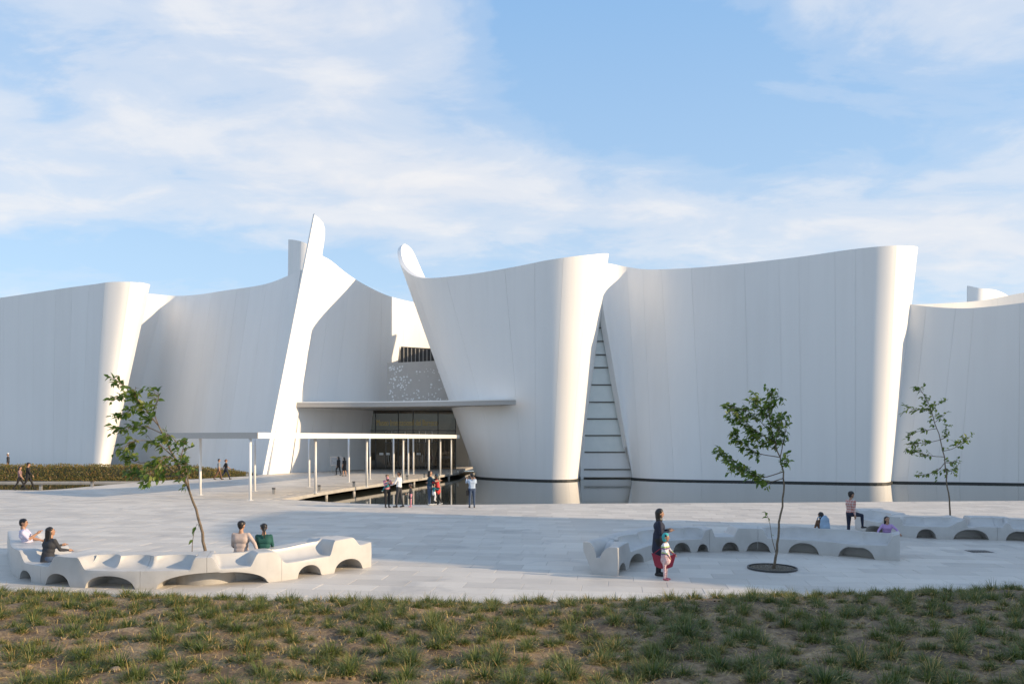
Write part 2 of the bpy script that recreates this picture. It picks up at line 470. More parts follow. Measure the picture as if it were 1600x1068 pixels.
# retaining wall of the pool under the plaza's far edge, kept off the raised deck
mb = MB()
for a, b in zip(POOL_EDGE[:-1], POOL_EDGE[1:]):
    mb.bar((a[0], a[1] - 0.18, -0.75), (b[0], b[1] - 0.18, -0.75), 0.3, 1.04)
for a, b in zip(LEFT_EDGE[:-1], LEFT_EDGE[1:]):
    mb.bar((a[0] + 0.1, a[1] - 0.25, -0.75), (b[0] + 0.1, b[1] - 0.25, -0.75), 0.3, 1.04)
tag(mb.build("pool_wall", DECKM), kind="structure")

def grass_edge(x):
    return np.interp(x, [-30, -11.2, -5.3, -0.8, 4.2, 11.4, 30], [17.2, 16.75, 15.95, 15.55, 16.15, 17.1, 18.2])

def inside(poly, x, y):
    c = False; n = len(poly); j = n - 1
    for i in range(n):
        xi, yi = poly[i]; xj, yj = poly[j]
        if (yi > y) != (yj > y) and x < (xj - xi) * (y - yi) / (yj - yi) + xi: c = not c
        j = i
    return c

# paving: running bond of long stone slabs, courses turned a little from the picture plane
def pave():
    ang = math.radians(-8.0); ca, sa = math.cos(ang), math.sin(ang)
    W, D, J = 1.35, 0.66, 0.006
    items = []
    for r in range(-10, 150):
        off = (r * 0.437) % 1.0
        for c in range(-60, 60):
            u0 = (c + off) * W; v0 = r * D
            cx, cy = (u0 + W / 2) * ca - (v0 + D / 2) * sa, (u0 + W / 2) * sa + (v0 + D / 2) * ca
            if cy < 15 or cy > 78 or abs(cx) > 0.70 * cy + 4: continue
            qs = [(u * ca - v * sa, u * sa + v * ca) for u, v in ((u0 + J, v0 + J), (u0 + W - J, v0 + J), (u0 + W - J, v0 + D - J), (u0 + J, v0 + D - J))]
            if min(q[1] for q in qs) < grass_edge(cx) - 0.9: continue
            if not all(inside(PLAZA, *q) for q in qs): continue
            items.append((cy, cx, qs))
    items.sort(key=lambda t: t[0] + 0.02 * abs(t[1]))
    near = [t for t in items if abs(t[1]) < 0.69 * t[0]][:300]
    nset = set(id(t) for t in near)
    rest = [t for t in items if id(t) not in nset]
    base = None
    # one slab mesh shared by all of the near slabs
    mb = MB(); hw, hd = W / 2 - J, D / 2 - J; e = 0.006
    lo = [(-hw, -hd), (hw, -hd), (hw, hd), (-hw, hd)]; hi = [(-hw + e, -hd + e), (hw - e, -hd + e), (hw - e, hd - e), (-hw + e, hd - e)]
    vs = [(x, y, -0.05) for x, y in lo] + [(x, y, -e) for x, y in lo] + [(x, y, 0) for x, y in hi]
    fs = [(0, 1, 5, 4), (1, 2, 6, 5), (2, 3, 7, 6), (3, 0, 4, 7), (4, 5, 9, 8), (5, 6, 10, 9), (6, 7, 11, 10), (7, 4, 8, 11), (8, 9, 10, 11)]
    mb.add(vs, fs); me = mb.mesh("paving_slab", STONE)
    rr = random.Random(3)
    for cy, cx, qs in near:
        o = link_mesh("paving_slab", me, plaza, (cx, cy, rr.uniform(-0.0015, 0.0015)))
        o.rotation_euler = (rr.gauss(0, 0.0012), rr.gauss(0, 0.0008), ang)
    mb = MB()
    for cy, cx, qs in rest:
        z = rr.uniform(-0.002, 0.002)
        mb.add([(x, y, -0.05) for x, y in qs] + [(x, y, z) for x, y in qs], [(0, 1, 5, 4), (1, 2, 6, 5), (2, 3, 7, 6), (3, 0, 4, 7), (4, 5, 6, 7)])
    tag(mb.build("paving_field", STONE, plaza), kind="stuff")
pave()

# planted bank in front
def soil_z(x, y):
    t = max(grass_edge(x) - y, 0.0)
    return 0.02 + 0.11 * (1 - math.exp(-t * 2.0)) + 0.035 * t + 0.05 * math.sin(x * 1.7 + y * 0.8) * min(t, 1) * 0.6 + 0.03 * math.sin(x * 4.1 - y * 3.3) * min(t, 1)
def soil():
    nx, ny = 260, 90; vs, fs = [], []
    rr = np.random.default_rng(5)
    for j in range(ny + 1):
        for i in range(nx + 1):
            x = -24 + 48 * i / nx; e = float(grass_edge(x)) + 0.10 * math.sin(x * 2.3) + 0.06 * math.sin(x * 6.1 + 1)
            y = 2.0 + (e - 2.0) * (j / ny) ** 0.8
            z = soil_z(x, y) + (rr.normal(0, 0.012) if j < ny else -0.06)
            vs.append((x, y, z))
    for j in range(ny):
        for i in range(nx): fs.append((j * (nx + 1) + i, j * (nx + 1) + i + 1, (j + 1) * (nx + 1) + i + 1, (j + 1) * (nx + 1) + i))
    mb = MB(); mb.add(vs, fs, 0, True)
    return tag(mb.build("soil_bank", SOIL), kind="structure")
soil()

# ------------------------------------------------------------------ museum
MO = Vector((0, 72, 0))
museum = tag(empty("museum_building", MO), "large white museum of leaning curved concrete walls standing in a shallow pool", "museum")

class Ribbon:
    def __init__(self, rows, nd=900):
        c = catmull(rows, nd)
        L = np.concatenate([[0], np.cumsum(0.5 * (np.linalg.norm(np.diff(c[:, :3], axis=0), axis=1) + np.linalg.norm(np.diff(c[:, 3:], axis=0), axis=1)))])
        self.len = L[-1]; u = np.linspace(0, L[-1], nd)
        self.c = np.stack([np.interp(u, L, c[:, k]) for k in range(6)], 1); self.nd = nd
        d = np.gradient(self.c, axis=0); self.d = d
    def at(self, u, v):
        """point and outward normal for arrays u in metres and v in 0..1"""
        t = np.clip(np.asarray(u, float) / self.len, 0, 1) * (self.nd - 1)
        i = np.minimum(t.astype(int), self.nd - 2); f = (t - i)[..., None]
        c = self.c[i] * (1 - f) + self.c[i + 1] * f; d = self.d[i] * (1 - f) + self.d[i + 1] * f
        v = np.asarray(v, float)[..., None]
        p = c[..., :3] * (1 - v) + c[..., 3:] * v; du = d[..., :3] * (1 - v) + d[..., 3:] * v
        n = np.cross(du, c[..., 3:] - c[..., :3]); n /= np.linalg.norm(n, axis=-1, keepdims=True) + 1e-9
        return p, n

def grid_faces(nu, nv, b=0, flip=False):
    f = []
    for i in range(nu - 1):
        for j in range(nv - 1):
            q = (b + i * nv + j, b + (i + 1) * nv + j, b + (i + 1) * nv + j + 1, b + i * nv + j + 1)
            f.append(q[::-1] if flip else q)
    return f

def wall(name, rows, pw=2.5, thick=0.6, parent=None, origin=None, dense=1.0, plinth=None, material=None, widths=None):
    """one curved wall: its core is the part, each facing panel a child of it"""
    parent = museum if parent is None else parent; origin = MO if origin is None else origin
    R = Ribbon(rows); material = material or WALL
    nu = int(R.len * 2.2 * dense) + 8; nv = 8
    U, V = np.meshgrid(np.linspace(0, R.len, nu), np.linspace(0, 1, nv), indexing='ij')
    p, n = R.at(U, V)
    fr = (p - n * 0.045).reshape(-1, 3); bk = (p - n * thick).reshape(-1, 3); N = len(fr)
    fs = grid_faces(nu, nv) + grid_faces(nu, nv, N, True)
    for i in range(nu - 1):
        fs.append((i * nv + nv - 1, (i + 1) * nv + nv - 1, N + (i + 1) * nv + nv - 1, N + i * nv + nv - 1))
        fs.append((N + i * nv, N + (i + 1) * nv, (i + 1) * nv, i * nv))
    for j in range(nv - 1):
        fs.append((j, j + 1, N + j + 1, N + j))
        e = (nu - 1) * nv
        fs.append((e + j + 1, e + j, N + e + j, N + e + j + 1))
    mb = MB(); mb.add(np.vstack([fr, bk]), fs, 0, True)
    core = mb.build(name, material, parent, origin, sharp=40)
    rr = random.Random(len(name) + len(rows))
    # panel edges
    edges = [0.0]
    while edges[-1] < R.len - 1e-6:
        edges.append(edges[-1] + pw * rr.choice((0.55, 0.8, 1.0, 1.0, 1.35, 1.6)))
    k = R.len / edges[-1]; edges = [e * k for e in edges]
    g = 0.0055
    for a, b in zip(edges[:-1], edges[1:]):
        pn = max(6, int((b - a) * 4.5 * dense)); pv = 8
        U, V = np.meshgrid(np.linspace(a + g, b - g, pn), np.linspace(0.0, 1.0, pv), indexing='ij')
        p, n = R.at(U, V); lift = rr.uniform(0.0, 0.003)
        f = (p + n * lift); bk = (p - n * 0.044)
        M = pn * pv
        vs = np.vstack([f.reshape(-1, 3), bk[:, 0], bk[:, -1], bk[0], bk[-1]])
        fc = grid_faces(pn, pv); b0, t0, l0, r0 = M, M + pn, M + 2 * pn, M + 2 * pn + pv
        for i in range(pn - 1):
            fc.append((b0 + i, b0 + i + 1, (i + 1) * pv, i * pv)); fc.append((i * pv + pv - 1, (i + 1) * pv + pv - 1, t0 + i + 1, t0 + i))
        for j in range(pv - 1):
            fc.append((l0 + j, j, j + 1, l0 + j + 1)); e = (pn - 1) * pv
            fc.append((e + j, r0 + j, r0 + j + 1, e + j + 1))
        mb = MB(); mb.add(vs, fc, 0, True)
        me = mb.mesh("panel", material, origin, sharp=35)
        link_mesh("panel", me, core)
    if plinth is not None:
        z0, z1, out = plinth
        nu = int(R.len * 1.5) + 6
        u = np.linspace(0, R.len, nu); p, n = R.at(u, np.zeros(nu))
        n[:, 2] = 0; n /= np.linalg.norm(n, axis=1, keepdims=True)
        a = p + n * out; b = p - n * 0.5
        vs = []; fs = []
        for i in range(nu):
            vs += [(a[i, 0], a[i, 1], z0), (a[i, 0], a[i, 1], z1), (b[i, 0], b[i, 1], z1), (b[i, 0], b[i, 1], z0)]
        for i in range(nu - 1):
            for q in range(4): fs.append((i * 4 + q, (i + 1) * 4 + q, (i + 1) * 4 + (q + 1) % 4, i * 4 + (q + 1) % 4))
        fs += [(3, 2, 1, 0), tuple((nu - 1) * 4 + q for q in range(4))]
        mb = MB(); mb.add(vs, fs, 0, False); mb.build("plinth", PLINTH, core, origin)
    return core

def rows(st, zb):
    out = []
    for (bx, bd), (tx, td, ty) in st:
        t = P(tx, td, ty); out.append([(bx - 800) * bd / FPX, bd, zb, t.x, t.y, t.z])
    return out

A = rows([((-330, 92), (-330, 92, 490)), ((-120, 84), (-120, 84, 480)), ((0, 80), (0, 80, 465)), ((100, 76.6), (108, 76.4, 449)),
          ((133, 75.3), (150, 75.0, 443.5)), ((146, 74.9), (172, 74.6, 440.5)), ((157, 75.0), (200, 74.7, 440.2)), ((165, 75.8), (222, 75.5, 442)),
          ((169, 77.2), (233, 77.0, 443.8)), ((169.5, 78.6), (234.6, 78.6, 445)), ((168, 80.0), (234, 80.0, 447))], -0.3)
wall("left_wall", A, 2.3, dense=1.2)
A2 = rows([((152, 80.4), (216, 80.8, 462)), ((168, 82.6), (238, 83.0, 460.5)), ((186, 84.2), (256, 84.8, 461)), ((205, 84.6), (272, 85.2, 462)), ((250, 82.4), (305, 83.0, 460.5)),
          ((310, 78.2), (350, 79.4, 454)), ((370, 75.2), (415, 76.4, 443.5)), ((408, 72.9), (449, 74.6, 431)), ((420, 72.2), (470, 74.0, 421))], -0.3)
wall("concave_wall", A2, 2.4, dense=1.2)
W3 = rows([((455, 75.0), (499, 75.9, 398)), ((470, 76.2), (514, 76.6, 405)), ((502, 78.6), (542, 78.4, 427)), ((560, 83.0), (578, 81.4, 449)),
           ((625, 88.6), (620, 85.4, 466)), ((690, 93.0), (680, 89.0, 477)), ((790, 95.0), (780, 92.0, 484))], -0.02)
wall("courtyard_wall", W3, 2.6, dense=1.2)
B = rows([((796, 84.6), (643, 83.7, 400)), ((783, 83.4), (638, 83.4, 391)), ((770, 81.8), (632, 82.9, 385.5)), ((757, 80.0), (626, 82.2, 384)), ((745, 77.6), (621, 80.0, 394)), ((745.5, 75.4), (628, 77.2, 416)), ((765, 73.3), (657, 73.7, 433.5)),
          ((792, 71.9), (720, 71.5, 430)), ((822, 70.7), (800, 69.9, 417.5)), ((845, 69.9), (852, 68.9, 407)), ((868, 69.5), (888, 68.6, 401.5)),
          ((888, 69.8), (922, 69.4, 397.8)), ((900, 70.8), (943, 71.2, 396)), ((904.5, 72.6), (950.5, 73.6, 396)), ((904, 74.8), (950, 77.0, 397)), ((900, 77.0), (944, 80, 400))], -0.36)
wall("central_wall", B, 2.7, 0.4, dense=1.3, plinth=(-0.62, -0.37, 0.14))
C = rows([((988, 73.4), (930, 73.6, 409)), ((990, 73.2), (951, 75.4, 411.5)), ((998, 72.4), (975, 76.0, 416)), ((1018, 71.2), (1003, 75.2, 420.3)), ((1066, 69.8), (1045, 72.6, 420.3)), ((1110, 69.0), (1095, 70.6, 417.5)),
          ((1160, 68.2), (1150, 68.8, 412.5)), ((1255, 66.6), (1250, 66.8, 401)), ((1335, 65.3), (1335, 65.2, 389)), ((1366, 64.9), (1374, 64.5, 385)),
          ((1381, 65.1), (1400, 64.5, 383.5)), ((1388, 65.7), (1420, 65.3, 384)), ((1392, 66.8), (1432, 67.0, 385)), ((1393, 68.4), (1434, 69.4, 388)), ((1388, 70.5), (1428, 72.5, 393))], -0.36)
wall("right_wall", C, 2.9, dense=1.2, plinth=(-0.62, -0.37, 0.14))
D = rows([((1370, 67.6), (1405, 67.4, 472)), ((1410, 66.8), (1440, 66.5, 477.5)), ((1470, 66.1), (1500, 65.6, 481.5)), ((1540, 65.2), (1550, 64.6, 478.5)), ((1620, 64.0), (1620, 63.3, 470)), ((1720, 63.2), (1720, 62.6, 457)), ((1840, 63.4), (1840, 62.9, 446)), ((1960, 64.5), (1960, 64.5, 440))], -0.36)
wall("far_right_wall", D, 3.1, plinth=(-0.62, -0.37, 0.14))
E = rows([((1380, 88), (1405, 88, 476)), ((1450, 89), (1470, 89, 474)), ((1530, 90), (1535, 90, 469)), ((1600, 90), (1600, 90, 457)), ((1720, 89), (1720, 89, 438))], 2.0)
wall("rear_wall", E, 4.0)
tipA = rows([((1508, 95.5), (1512, 96, 446)), ((1520, 95), (1530, 95.5, 450)), ((1550, 96), (1556, 96.5, 453)), ((1590, 99), (1590, 100, 470))], 5.0)
wall("rear_wall_tip", tipA, 3.0)
tipB = rows([((447, 94), (450.5, 94, 374)), ((455, 92.8), (461, 92.8, 375)), ((470, 92.5), (478, 92.5, 380)), ((490, 93.5), (500, 93.5, 395)), ((500, 96), (508, 96, 405))], 5.0)
wall("rear_column", tipB, 3.2)

# leaning fin beside the entrance: a tapering slab with its broad edge to the sun
def fin():
    yb = [741, 690, 640, 570, 500, 425, 400, 370, 350, 338]
    mb = MB(); vs = []; nr = 0
    def xl(y): return 408.5 + (741 - y) / (741 - 333.5) * (489.5 - 408.5)
    ytop = [741, 690, 640, 590, 530, 470, 430, 400, 380, 362, 350, 342, 337, 334.2]
    for y in ytop:
        d0 = 72.0 + (741 - y) / 408 * 1.6
        if y > 400: xr = np.interp(y, [400, 470, 600, 741], [502, 493.5, 473, 453])
        else: xr = np.interp(y, [334, 336, 340, 346, 352, 365, 400], [490.6, 497, 503.5, 506.8, 508.2, 507.5, 502])
        L = P(xl(y), d0, y); w = (xr - xl(y)) * d0 / FPX
        depth = w * 1.05 + 0.15
        a = L; e = L + Vector((0.16, -0.10, 0)); r = P(xr, d0 + depth, y)
        r.z = L.z; k = L + Vector((-0.05, depth + 0.2, 0))
        if nr == 0:
            for q in (a, e, r, k): q.z = -0.03
        vs += [a, e, r, k]; nr += 1
    fs = []
    for i in range(nr - 1):
        for q in range(4): fs.append((i * 4 + q, i * 4 + (q + 1) % 4, (i + 1) * 4 + (q + 1) % 4, (i + 1) * 4 + q))
    fs.append((3, 2, 1, 0)); fs.append(tuple((nr - 1) * 4 + q for q in range(4)))
    mb.add(vs, fs, 0, True)
    return mb.build("fin", WALL, museum, MO, sharp=25)
fin()

# flat roofs behind the parapets
mb = MB()
mb.prism([(-1.5, 76), (6, 73), (9.5, 76), (20, 75.5), (31, 71), (34, 73.5), (42, 86), (30, 92), (2, 93), (-6, 88)], 14.4, 14.9)
mb.build("roof", GREYM, museum, MO)

# entrance canopy
slab = [tuple(p) for p in catmull([P(456, 74.6, 630).xy, P(520, 74.4, 630).xy, P(600, 73.6, 630).xy, P(700, 71.6, 630).xy, P(770, 69.7, 630).xy, P(806, 68.8, 630).xy], 22)]
slab += [(0.35, 69.5), (-1.2, 72.0), (-4.6, 77.5), (-6.5, 88), (-16.8, 88), (-18.6, 83), (-20.3, 77.0)]
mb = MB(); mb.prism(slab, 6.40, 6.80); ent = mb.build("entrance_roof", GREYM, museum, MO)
mb = MB(); mb.prism([(x, y - 0.03 if i < 22 else y) for i, (x, y) in enumerate(slab)], 6.804, 6.92); mb.build("roof_trim", METAL, ent, MO)

# lobby: glass front and the rooms behind it
def lobby():
    d = 84.0
    X = lambda px: (px - 800) * d / FPX
    cols = [569, 587, 622.5, 645.5, 684.5, 712]
    fr = MB()
    zt, zm = 6.38, 4.22
    for c in cols: fr.box((X(c) - 0.045, d - 0.08, 0), (X(c) + 0.045, d + 0.08, zt))
    fr.box((X(cols[0]), d - 0.06, zm - 0.05), (X(cols[-1]), d + 0.06, zm + 0.05))
    fr.box((X(cols[0]), d - 0.06, 0.0), (X(cols[-1]), d + 0.06, 0.06))
    for c in (603, 612, 633, 655, 665, 675): fr.box((X(c) - 0.03, d - 0.05, 0), (X(c) + 0.03, d + 0.05, 2.9))
    fr.box((X(600), d - 0.05, 2.87), (X(684), d + 0.05, 2.95))
    front = fr.build("glass_front", DARKM, museum, MO)
    edges = [569, 587, 603, 612, 622.5, 633, 645.5, 655, 665, 675, 684.5, 712]
    for a, b in zip(edges[:-1], edges[1:]):
        mb = MB(); mb.box((X(a) + 0.045, d - 0.008, 0.07), (X(b) - 0.045, d + 0.008, zm - 0.06)); mb.build("pane", GLASS, front, MO)
    for a, b in zip(cols[:-1], cols[1:]):
        mb = MB(); mb.box((X(a) + 0.05, d - 0.008, zm + 0.06), (X(b) - 0.05, d + 0.008, zt)); mb.build("pane", GLASS, front, MO)
    for c in (607, 617, 640, 660):
        mb = MB(); mb.box((X(c) - 0.02, d - 0.13, 0.8), (X(c) + 0.02, d - 0.09, 1.6)); mb.build("door_handle", STEEL, front, MO)
    for c in (596, 606, 654):
        mb = MB(); mb.box((X(c) - 0.22, d - 0.03, 1.55), (X(c) + 0.22, d - 0.012, 1.8)); mb.build("notice", METAL, front, MO)
    # lettering on the glass
    cu = bpy.data.curves.new("lettering", 'FONT'); cu.body = "Museo Internacional del Barroco"
    cu.size = 0.92; cu.align_x = 'CENTER'; cu.extrude = 0.01
    tmp = bpy.data.objects.new("lettering", cu); COL.objects.link(tmp)
    bpy.context.view_layer.update()
    me = bpy.data.meshes.new_from_object(tmp.evaluated_get(bpy.context.evaluated_depsgraph_get()))
    bpy.data.objects.remove(tmp)
    w = max(v.co.x for v in me.vertices) - min(v.co.x for v in me.vertices)
    tw = X(684) - X(589)
    for v in me.vertices: v.co.x *= tw / w
    me.materials.clear(); me.materials.append(GOLD); me.name = "lettering"
    o = link_mesh("lettering", me, front, Vector((X(636), d - 0.05, 4.78)) - MO); o.rotation_euler = (math.radians(90), 0, 0)
    mb = MB(); mb.box((X(560), 92.5, 0), (X(725), 92.8, 6.3)); mb.build("lobby_wall", CREAM, museum, MO)
    mb = MB(); mb.box((X(650), 92.3, 0), (X(690), 92.48, 3.4)); mb.build("lobby_door", DARKM, museum, MO)
    mb = MB(); mb.box((X(604), 92.3, 0), (X(622), 92.48, 3.0)); mb.build("lobby_door", DARKM, museum, MO)
    mb = MB(); mb.box((X(560) + 0.02, 84.3, 0), (X(560) + 0.25, 92.4, 6.2)); mb.build("lobby_wall", CREAM, museum, MO)
lobby()

# clerestory strip of dark slats and the perforated balcony screen
mb = MB(); a, b = P(622, 86.6, 565), P(700, 87.6, 563)
mb.add([(a.x, a.y, a.z - 0.2), (b.x, b.y, b.z - 0.2), (b.x, b.y, b.z + 1.25), (a.x, a.y, a.z + 1.75),
        (a.x, a.y + 3, a.z - 0.2), (b.x, b.y + 3, b.z - 0.2), (b.x, b.y + 3, b.z + 1.25), (a.x, a.y + 3, a.z + 1.75)],
       [(0, 1, 2, 3), (1, 5, 6, 2), (4, 0, 3, 7), (3, 2, 6, 7), (5, 4, 7, 6), (0, 4, 5, 1)])
clere = mb.build("clerestory", DARKM, museum, MO)
for i in range(13):
    f = (i + 0.5) / 13; x = a.x + (b.x - a.x) * f; y = a.y + (b.y - a.y) * f - 0.06; h = 1.75 - 0.5 * f
    mb = MB(); mb.box((x - 0.035, y - 0.08, a.z - 0.15), (x + 0.035, y + 0.04, a.z + h - 0.03)); mb.build("slat", GREYM, clere, MO)
mb = MB(); s0, s1 = P(605, 81.5, 567), P(706, 81.2, 562)
scr_z0 = 6.9
mb.add([(s0.x, s0.y, scr_z0), (s1.x, s1.y, scr_z0), (s1.x, s1.y, s1.z), (s0.x, s0.y, s0.z), (s0.x, s0.y + 0.15, scr_z0), (s1.x, s1.y + 0.15, scr_z0), (s1.x, s1.y + 0.15, s1.z), (s0.x, s0.y + 0.15, s0.z)],
       [(0, 1, 2, 3), (1, 5, 6, 2), (4, 0, 3, 7), (3, 2, 6, 7), (5, 4, 7, 6), (0, 4, 5, 1)])
screen = mb.build("balcony_screen", SCREENM, museum, MO)
mb = MB(); rr = random.Random(11)
for k in range(95):
    cx = rr.uniform(0.03, 0.97); cz = rr.uniform(0.06, 0.92)
    if k < 30: cx = rr.uniform(0.04, 0.30)
    for q in range(rr.choice((1, 1, 2, 3))):
        r0 = abs(rr.gauss(0.03, 0.03)) + 0.035; an = rr.uniform(0, 6.28); rad = 0 if q == 0 else rr.uniform(0.22, 0.45)
        x = s0.x + (s1.x - s0.x) * cx + math.cos(an) * rad; z = scr_z0 + (s0.z - scr_z0) * cz + math.sin(an) * rad
        if z < scr_z0 + 0.2 or z > s1.z - 0.4 or x < s0.x + 0.2: continue
        ys = s0.y + (s1.y - s0.y) * (x - s0.x) / (s1.x - s0.x)
        pts = [(x + r0 * math.cos(t * math.pi / 5), ys - 0.02 - 0.003 * q, z + r0 * math.sin(t * math.pi / 5)) for t in range(10)]
        mb.add(pts, [tuple(range(10))])
tag(mb.build("round_cutouts", METAL, screen, MO), kind="stuff")

# slit window between the central and the right wall
def slit():
    d = 74.3
    ys = [746, 733, 706, 680, 654, 628, 601, 574, 554, 533, 512, 492, 462]
    xl = lambda y: np.interp(y, [462, 600, 746], [938, 918, 911]); xr = lambda y: np.interp(y, [462, 746], [941.5, 988.5])
    fm = MB()
    for y in ys[1:-1]: fm.bar(P(xl(y), d - 0.1, y), P(xr(y), d - 0.1, y), 0.05, 0.055)
    win = fm.build("slit_window", DARKM, museum, MO)
    for y0, y1 in zip(ys[:-1], ys[1:]):
        a, b, c, e = P(xl(y0), d, y0 - 1), P(xr(y0), d, y0 - 1), P(xr(y1), d, y1 + 1), P(xl(y1), d, y1 + 1)
        mb = MB(); k = Vector((0, 0.05, 0))
        mb.add([a, b, c, e, a + k, b + k, c + k, e + k], [(0, 1, 2, 3), (7, 6, 5, 4), (0, 4, 5, 1), (1, 5, 6, 2), (2, 6, 7, 3), (3, 7, 4, 0)])
        mb.build("pane", FGLASS if y0 < 720 else WALL, win, MO)
    mb = MB(); mb.bar(P(909, d - 0.15, 748), P(913.5, d - 0.15, 620), 0.32, 0.3); mb.build("frame", WALL, win, MO)
    mb = MB(); mb.box(tuple(P(899, d + 1.4, 748)), (P(1000, d + 1.4, 748).x, d + 1.6, 14)); mb.build("reveal", CREAM, win, MO)
slit()

# ------------------------------------------------------------------ the museum's other wing, to the right of the picture
wing = tag(empty("museum_wing", (48, 5, 0)), "tall white museum wing wall beside the plaza on the right", "museum wing")
ws = []
for y, h in [(20.6, 19.4), (18, 19.3), (14.5, 19.0), (11, 18.2), (9.1, 17.2), (7.9, 14.8), (6.7, 13.0), (5.2, 13.0), (4.0, 14.2), (1, 14.7), (-3, 14.9), (-9, 15.2), (-16, 15.6)]:
    xb = 45 + 0.012 * (y - 4) ** 2
    ws.append([xb, y, -0.1, xb - 0.02 * h, y, h])
wall("wing_wall", ws, 2.8, 0.7, wing, Vector((48, 5, 0)))

# ------------------------------------------------------------------ covered walkway
def walkway():
    R = [tuple(p) for p in catmull([(-13.75, 41.6), (-11.2, 48.0), (-9.2, 53.4), (-7.75, 59.5), (-6.4, 66), (-4.95, 72.6)], 30)]
    Lf = [tuple(p) for p in catmull([(-20.3, 45.3), (-15.4, 49.6), (-13.2, 54.5), (-11.6, 59.6), (-10.3, 65), (-9.1, 72.8)], 30)]
    out = R + Lf[::-1]
    root = tag(empty("covered_walkway", (-12, 58, 0)), "flat white roof on thin white posts leading over the deck to the entrance", "walkway cover")
    o = Vector((-12, 58, 0))
    mb = MB(); mb.prism(out, 3.38, 3.70); mb.build("roof", METAL, root, o)
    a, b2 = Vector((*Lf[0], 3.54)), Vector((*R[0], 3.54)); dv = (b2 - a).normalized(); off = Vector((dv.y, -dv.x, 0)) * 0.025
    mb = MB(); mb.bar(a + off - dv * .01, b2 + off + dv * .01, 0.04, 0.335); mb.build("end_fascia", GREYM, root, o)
    post = MB(); post.tube([(0, 0, 0), (0, 0, 3.38)], 0.075, 12)
    post.box((-0.14, -0.14, -0.002), (0.14, 0.14, 0.012)); pm = post.mesh("post", METAL)
    for px, d in ((391, 42.0), (493, 47.5), (573, 53.4), (630, 59.2), (670, 65.0), (705, 71.8), (313, 45.9), (398, 49.2), (483, 53.6), (545, 59.0), (578, 63.6), (615, 67.6), (638, 71.4), (646, 72.4), (688, 70.0)):
        link_mesh("post", pm, root, Vector(((px - 800) * d / FPX, d, 0)) - o)
walkway()

# posts that carry the deck over the water
for i, (px, py) in enumerate(((470, 774), (515, 766), (558, 760.3), (607, 753.6), (651, 747.2), (690, 741.8), (705, 739.6))):
    p = G(px, py); mb = MB(); mb.tube([(p.x - 0.25, p.y + 0.1, -1.25), (p.x - 0.25, p.y + 0.1, -0.23)], 0.11, 10)
    mb.build("deck_post", DECKM, plaza)

# short light bollards along the deck and the pool edges
def bollards():
    mb = MB(); mb.box((-0.075, -0.075, 0), (0.075, 0.075, 0.34)); bm_ = mb.mesh("post", STEEL)
    mb = MB(); mb.box((-0.082, -0.082, 0.27), (0.082, 0.082, 0.31)); mb.box((-0.09, -0.09, 0.34), (0.09, 0.09, 0.375)); lm = mb.mesh("lamp_head", DARKM)
    spots = [((500, 766.5), "short light bollard on the deck edge closest to the plaza"),
             ((554, 760), "short light bollard on the deck edge left of the couple with the baby"),
             ((637, 749), "short light bollard on the deck edge behind the white shirted man"),
             ((664, 746), "short light bollard on the deck edge behind the hugging family"),
             ((688, 742), "short light bollard on the deck edge right of the hugging family"),
             ((706, 739.3), "short light bollard beside the last walkway post over the water"),
             ((716, 738.5), "short light bollard at the far tip of the deck edge"),
             ((429, 771), "short light bollard at the foot of the nearest walkway post"),
             ((223, 753.2), "short light bollard by the left pool, under the leaning tree"),
             ((145, 760), "short light bollard by the left pool, between strolling couple and leaning tree"),
             ((65, 765.4), "short light bollard by the left pool right of the strolling couple"),
             ((293, 749.4), "short light bollard at the hedge end beside the walkway roof"),
             ((387, 743.6), "short light bollard in front of the left wall behind the front walkway posts")]
    for (px, py), lab in spots:
        p = G(px, py); p.x -= 0.05
        r = tag(empty("light_bollard", p), lab, "bollard", "light bollards along the pool edges")
        link_mesh("post", bm_, r); link_mesh("lamp_head", lm, r)
bollards()

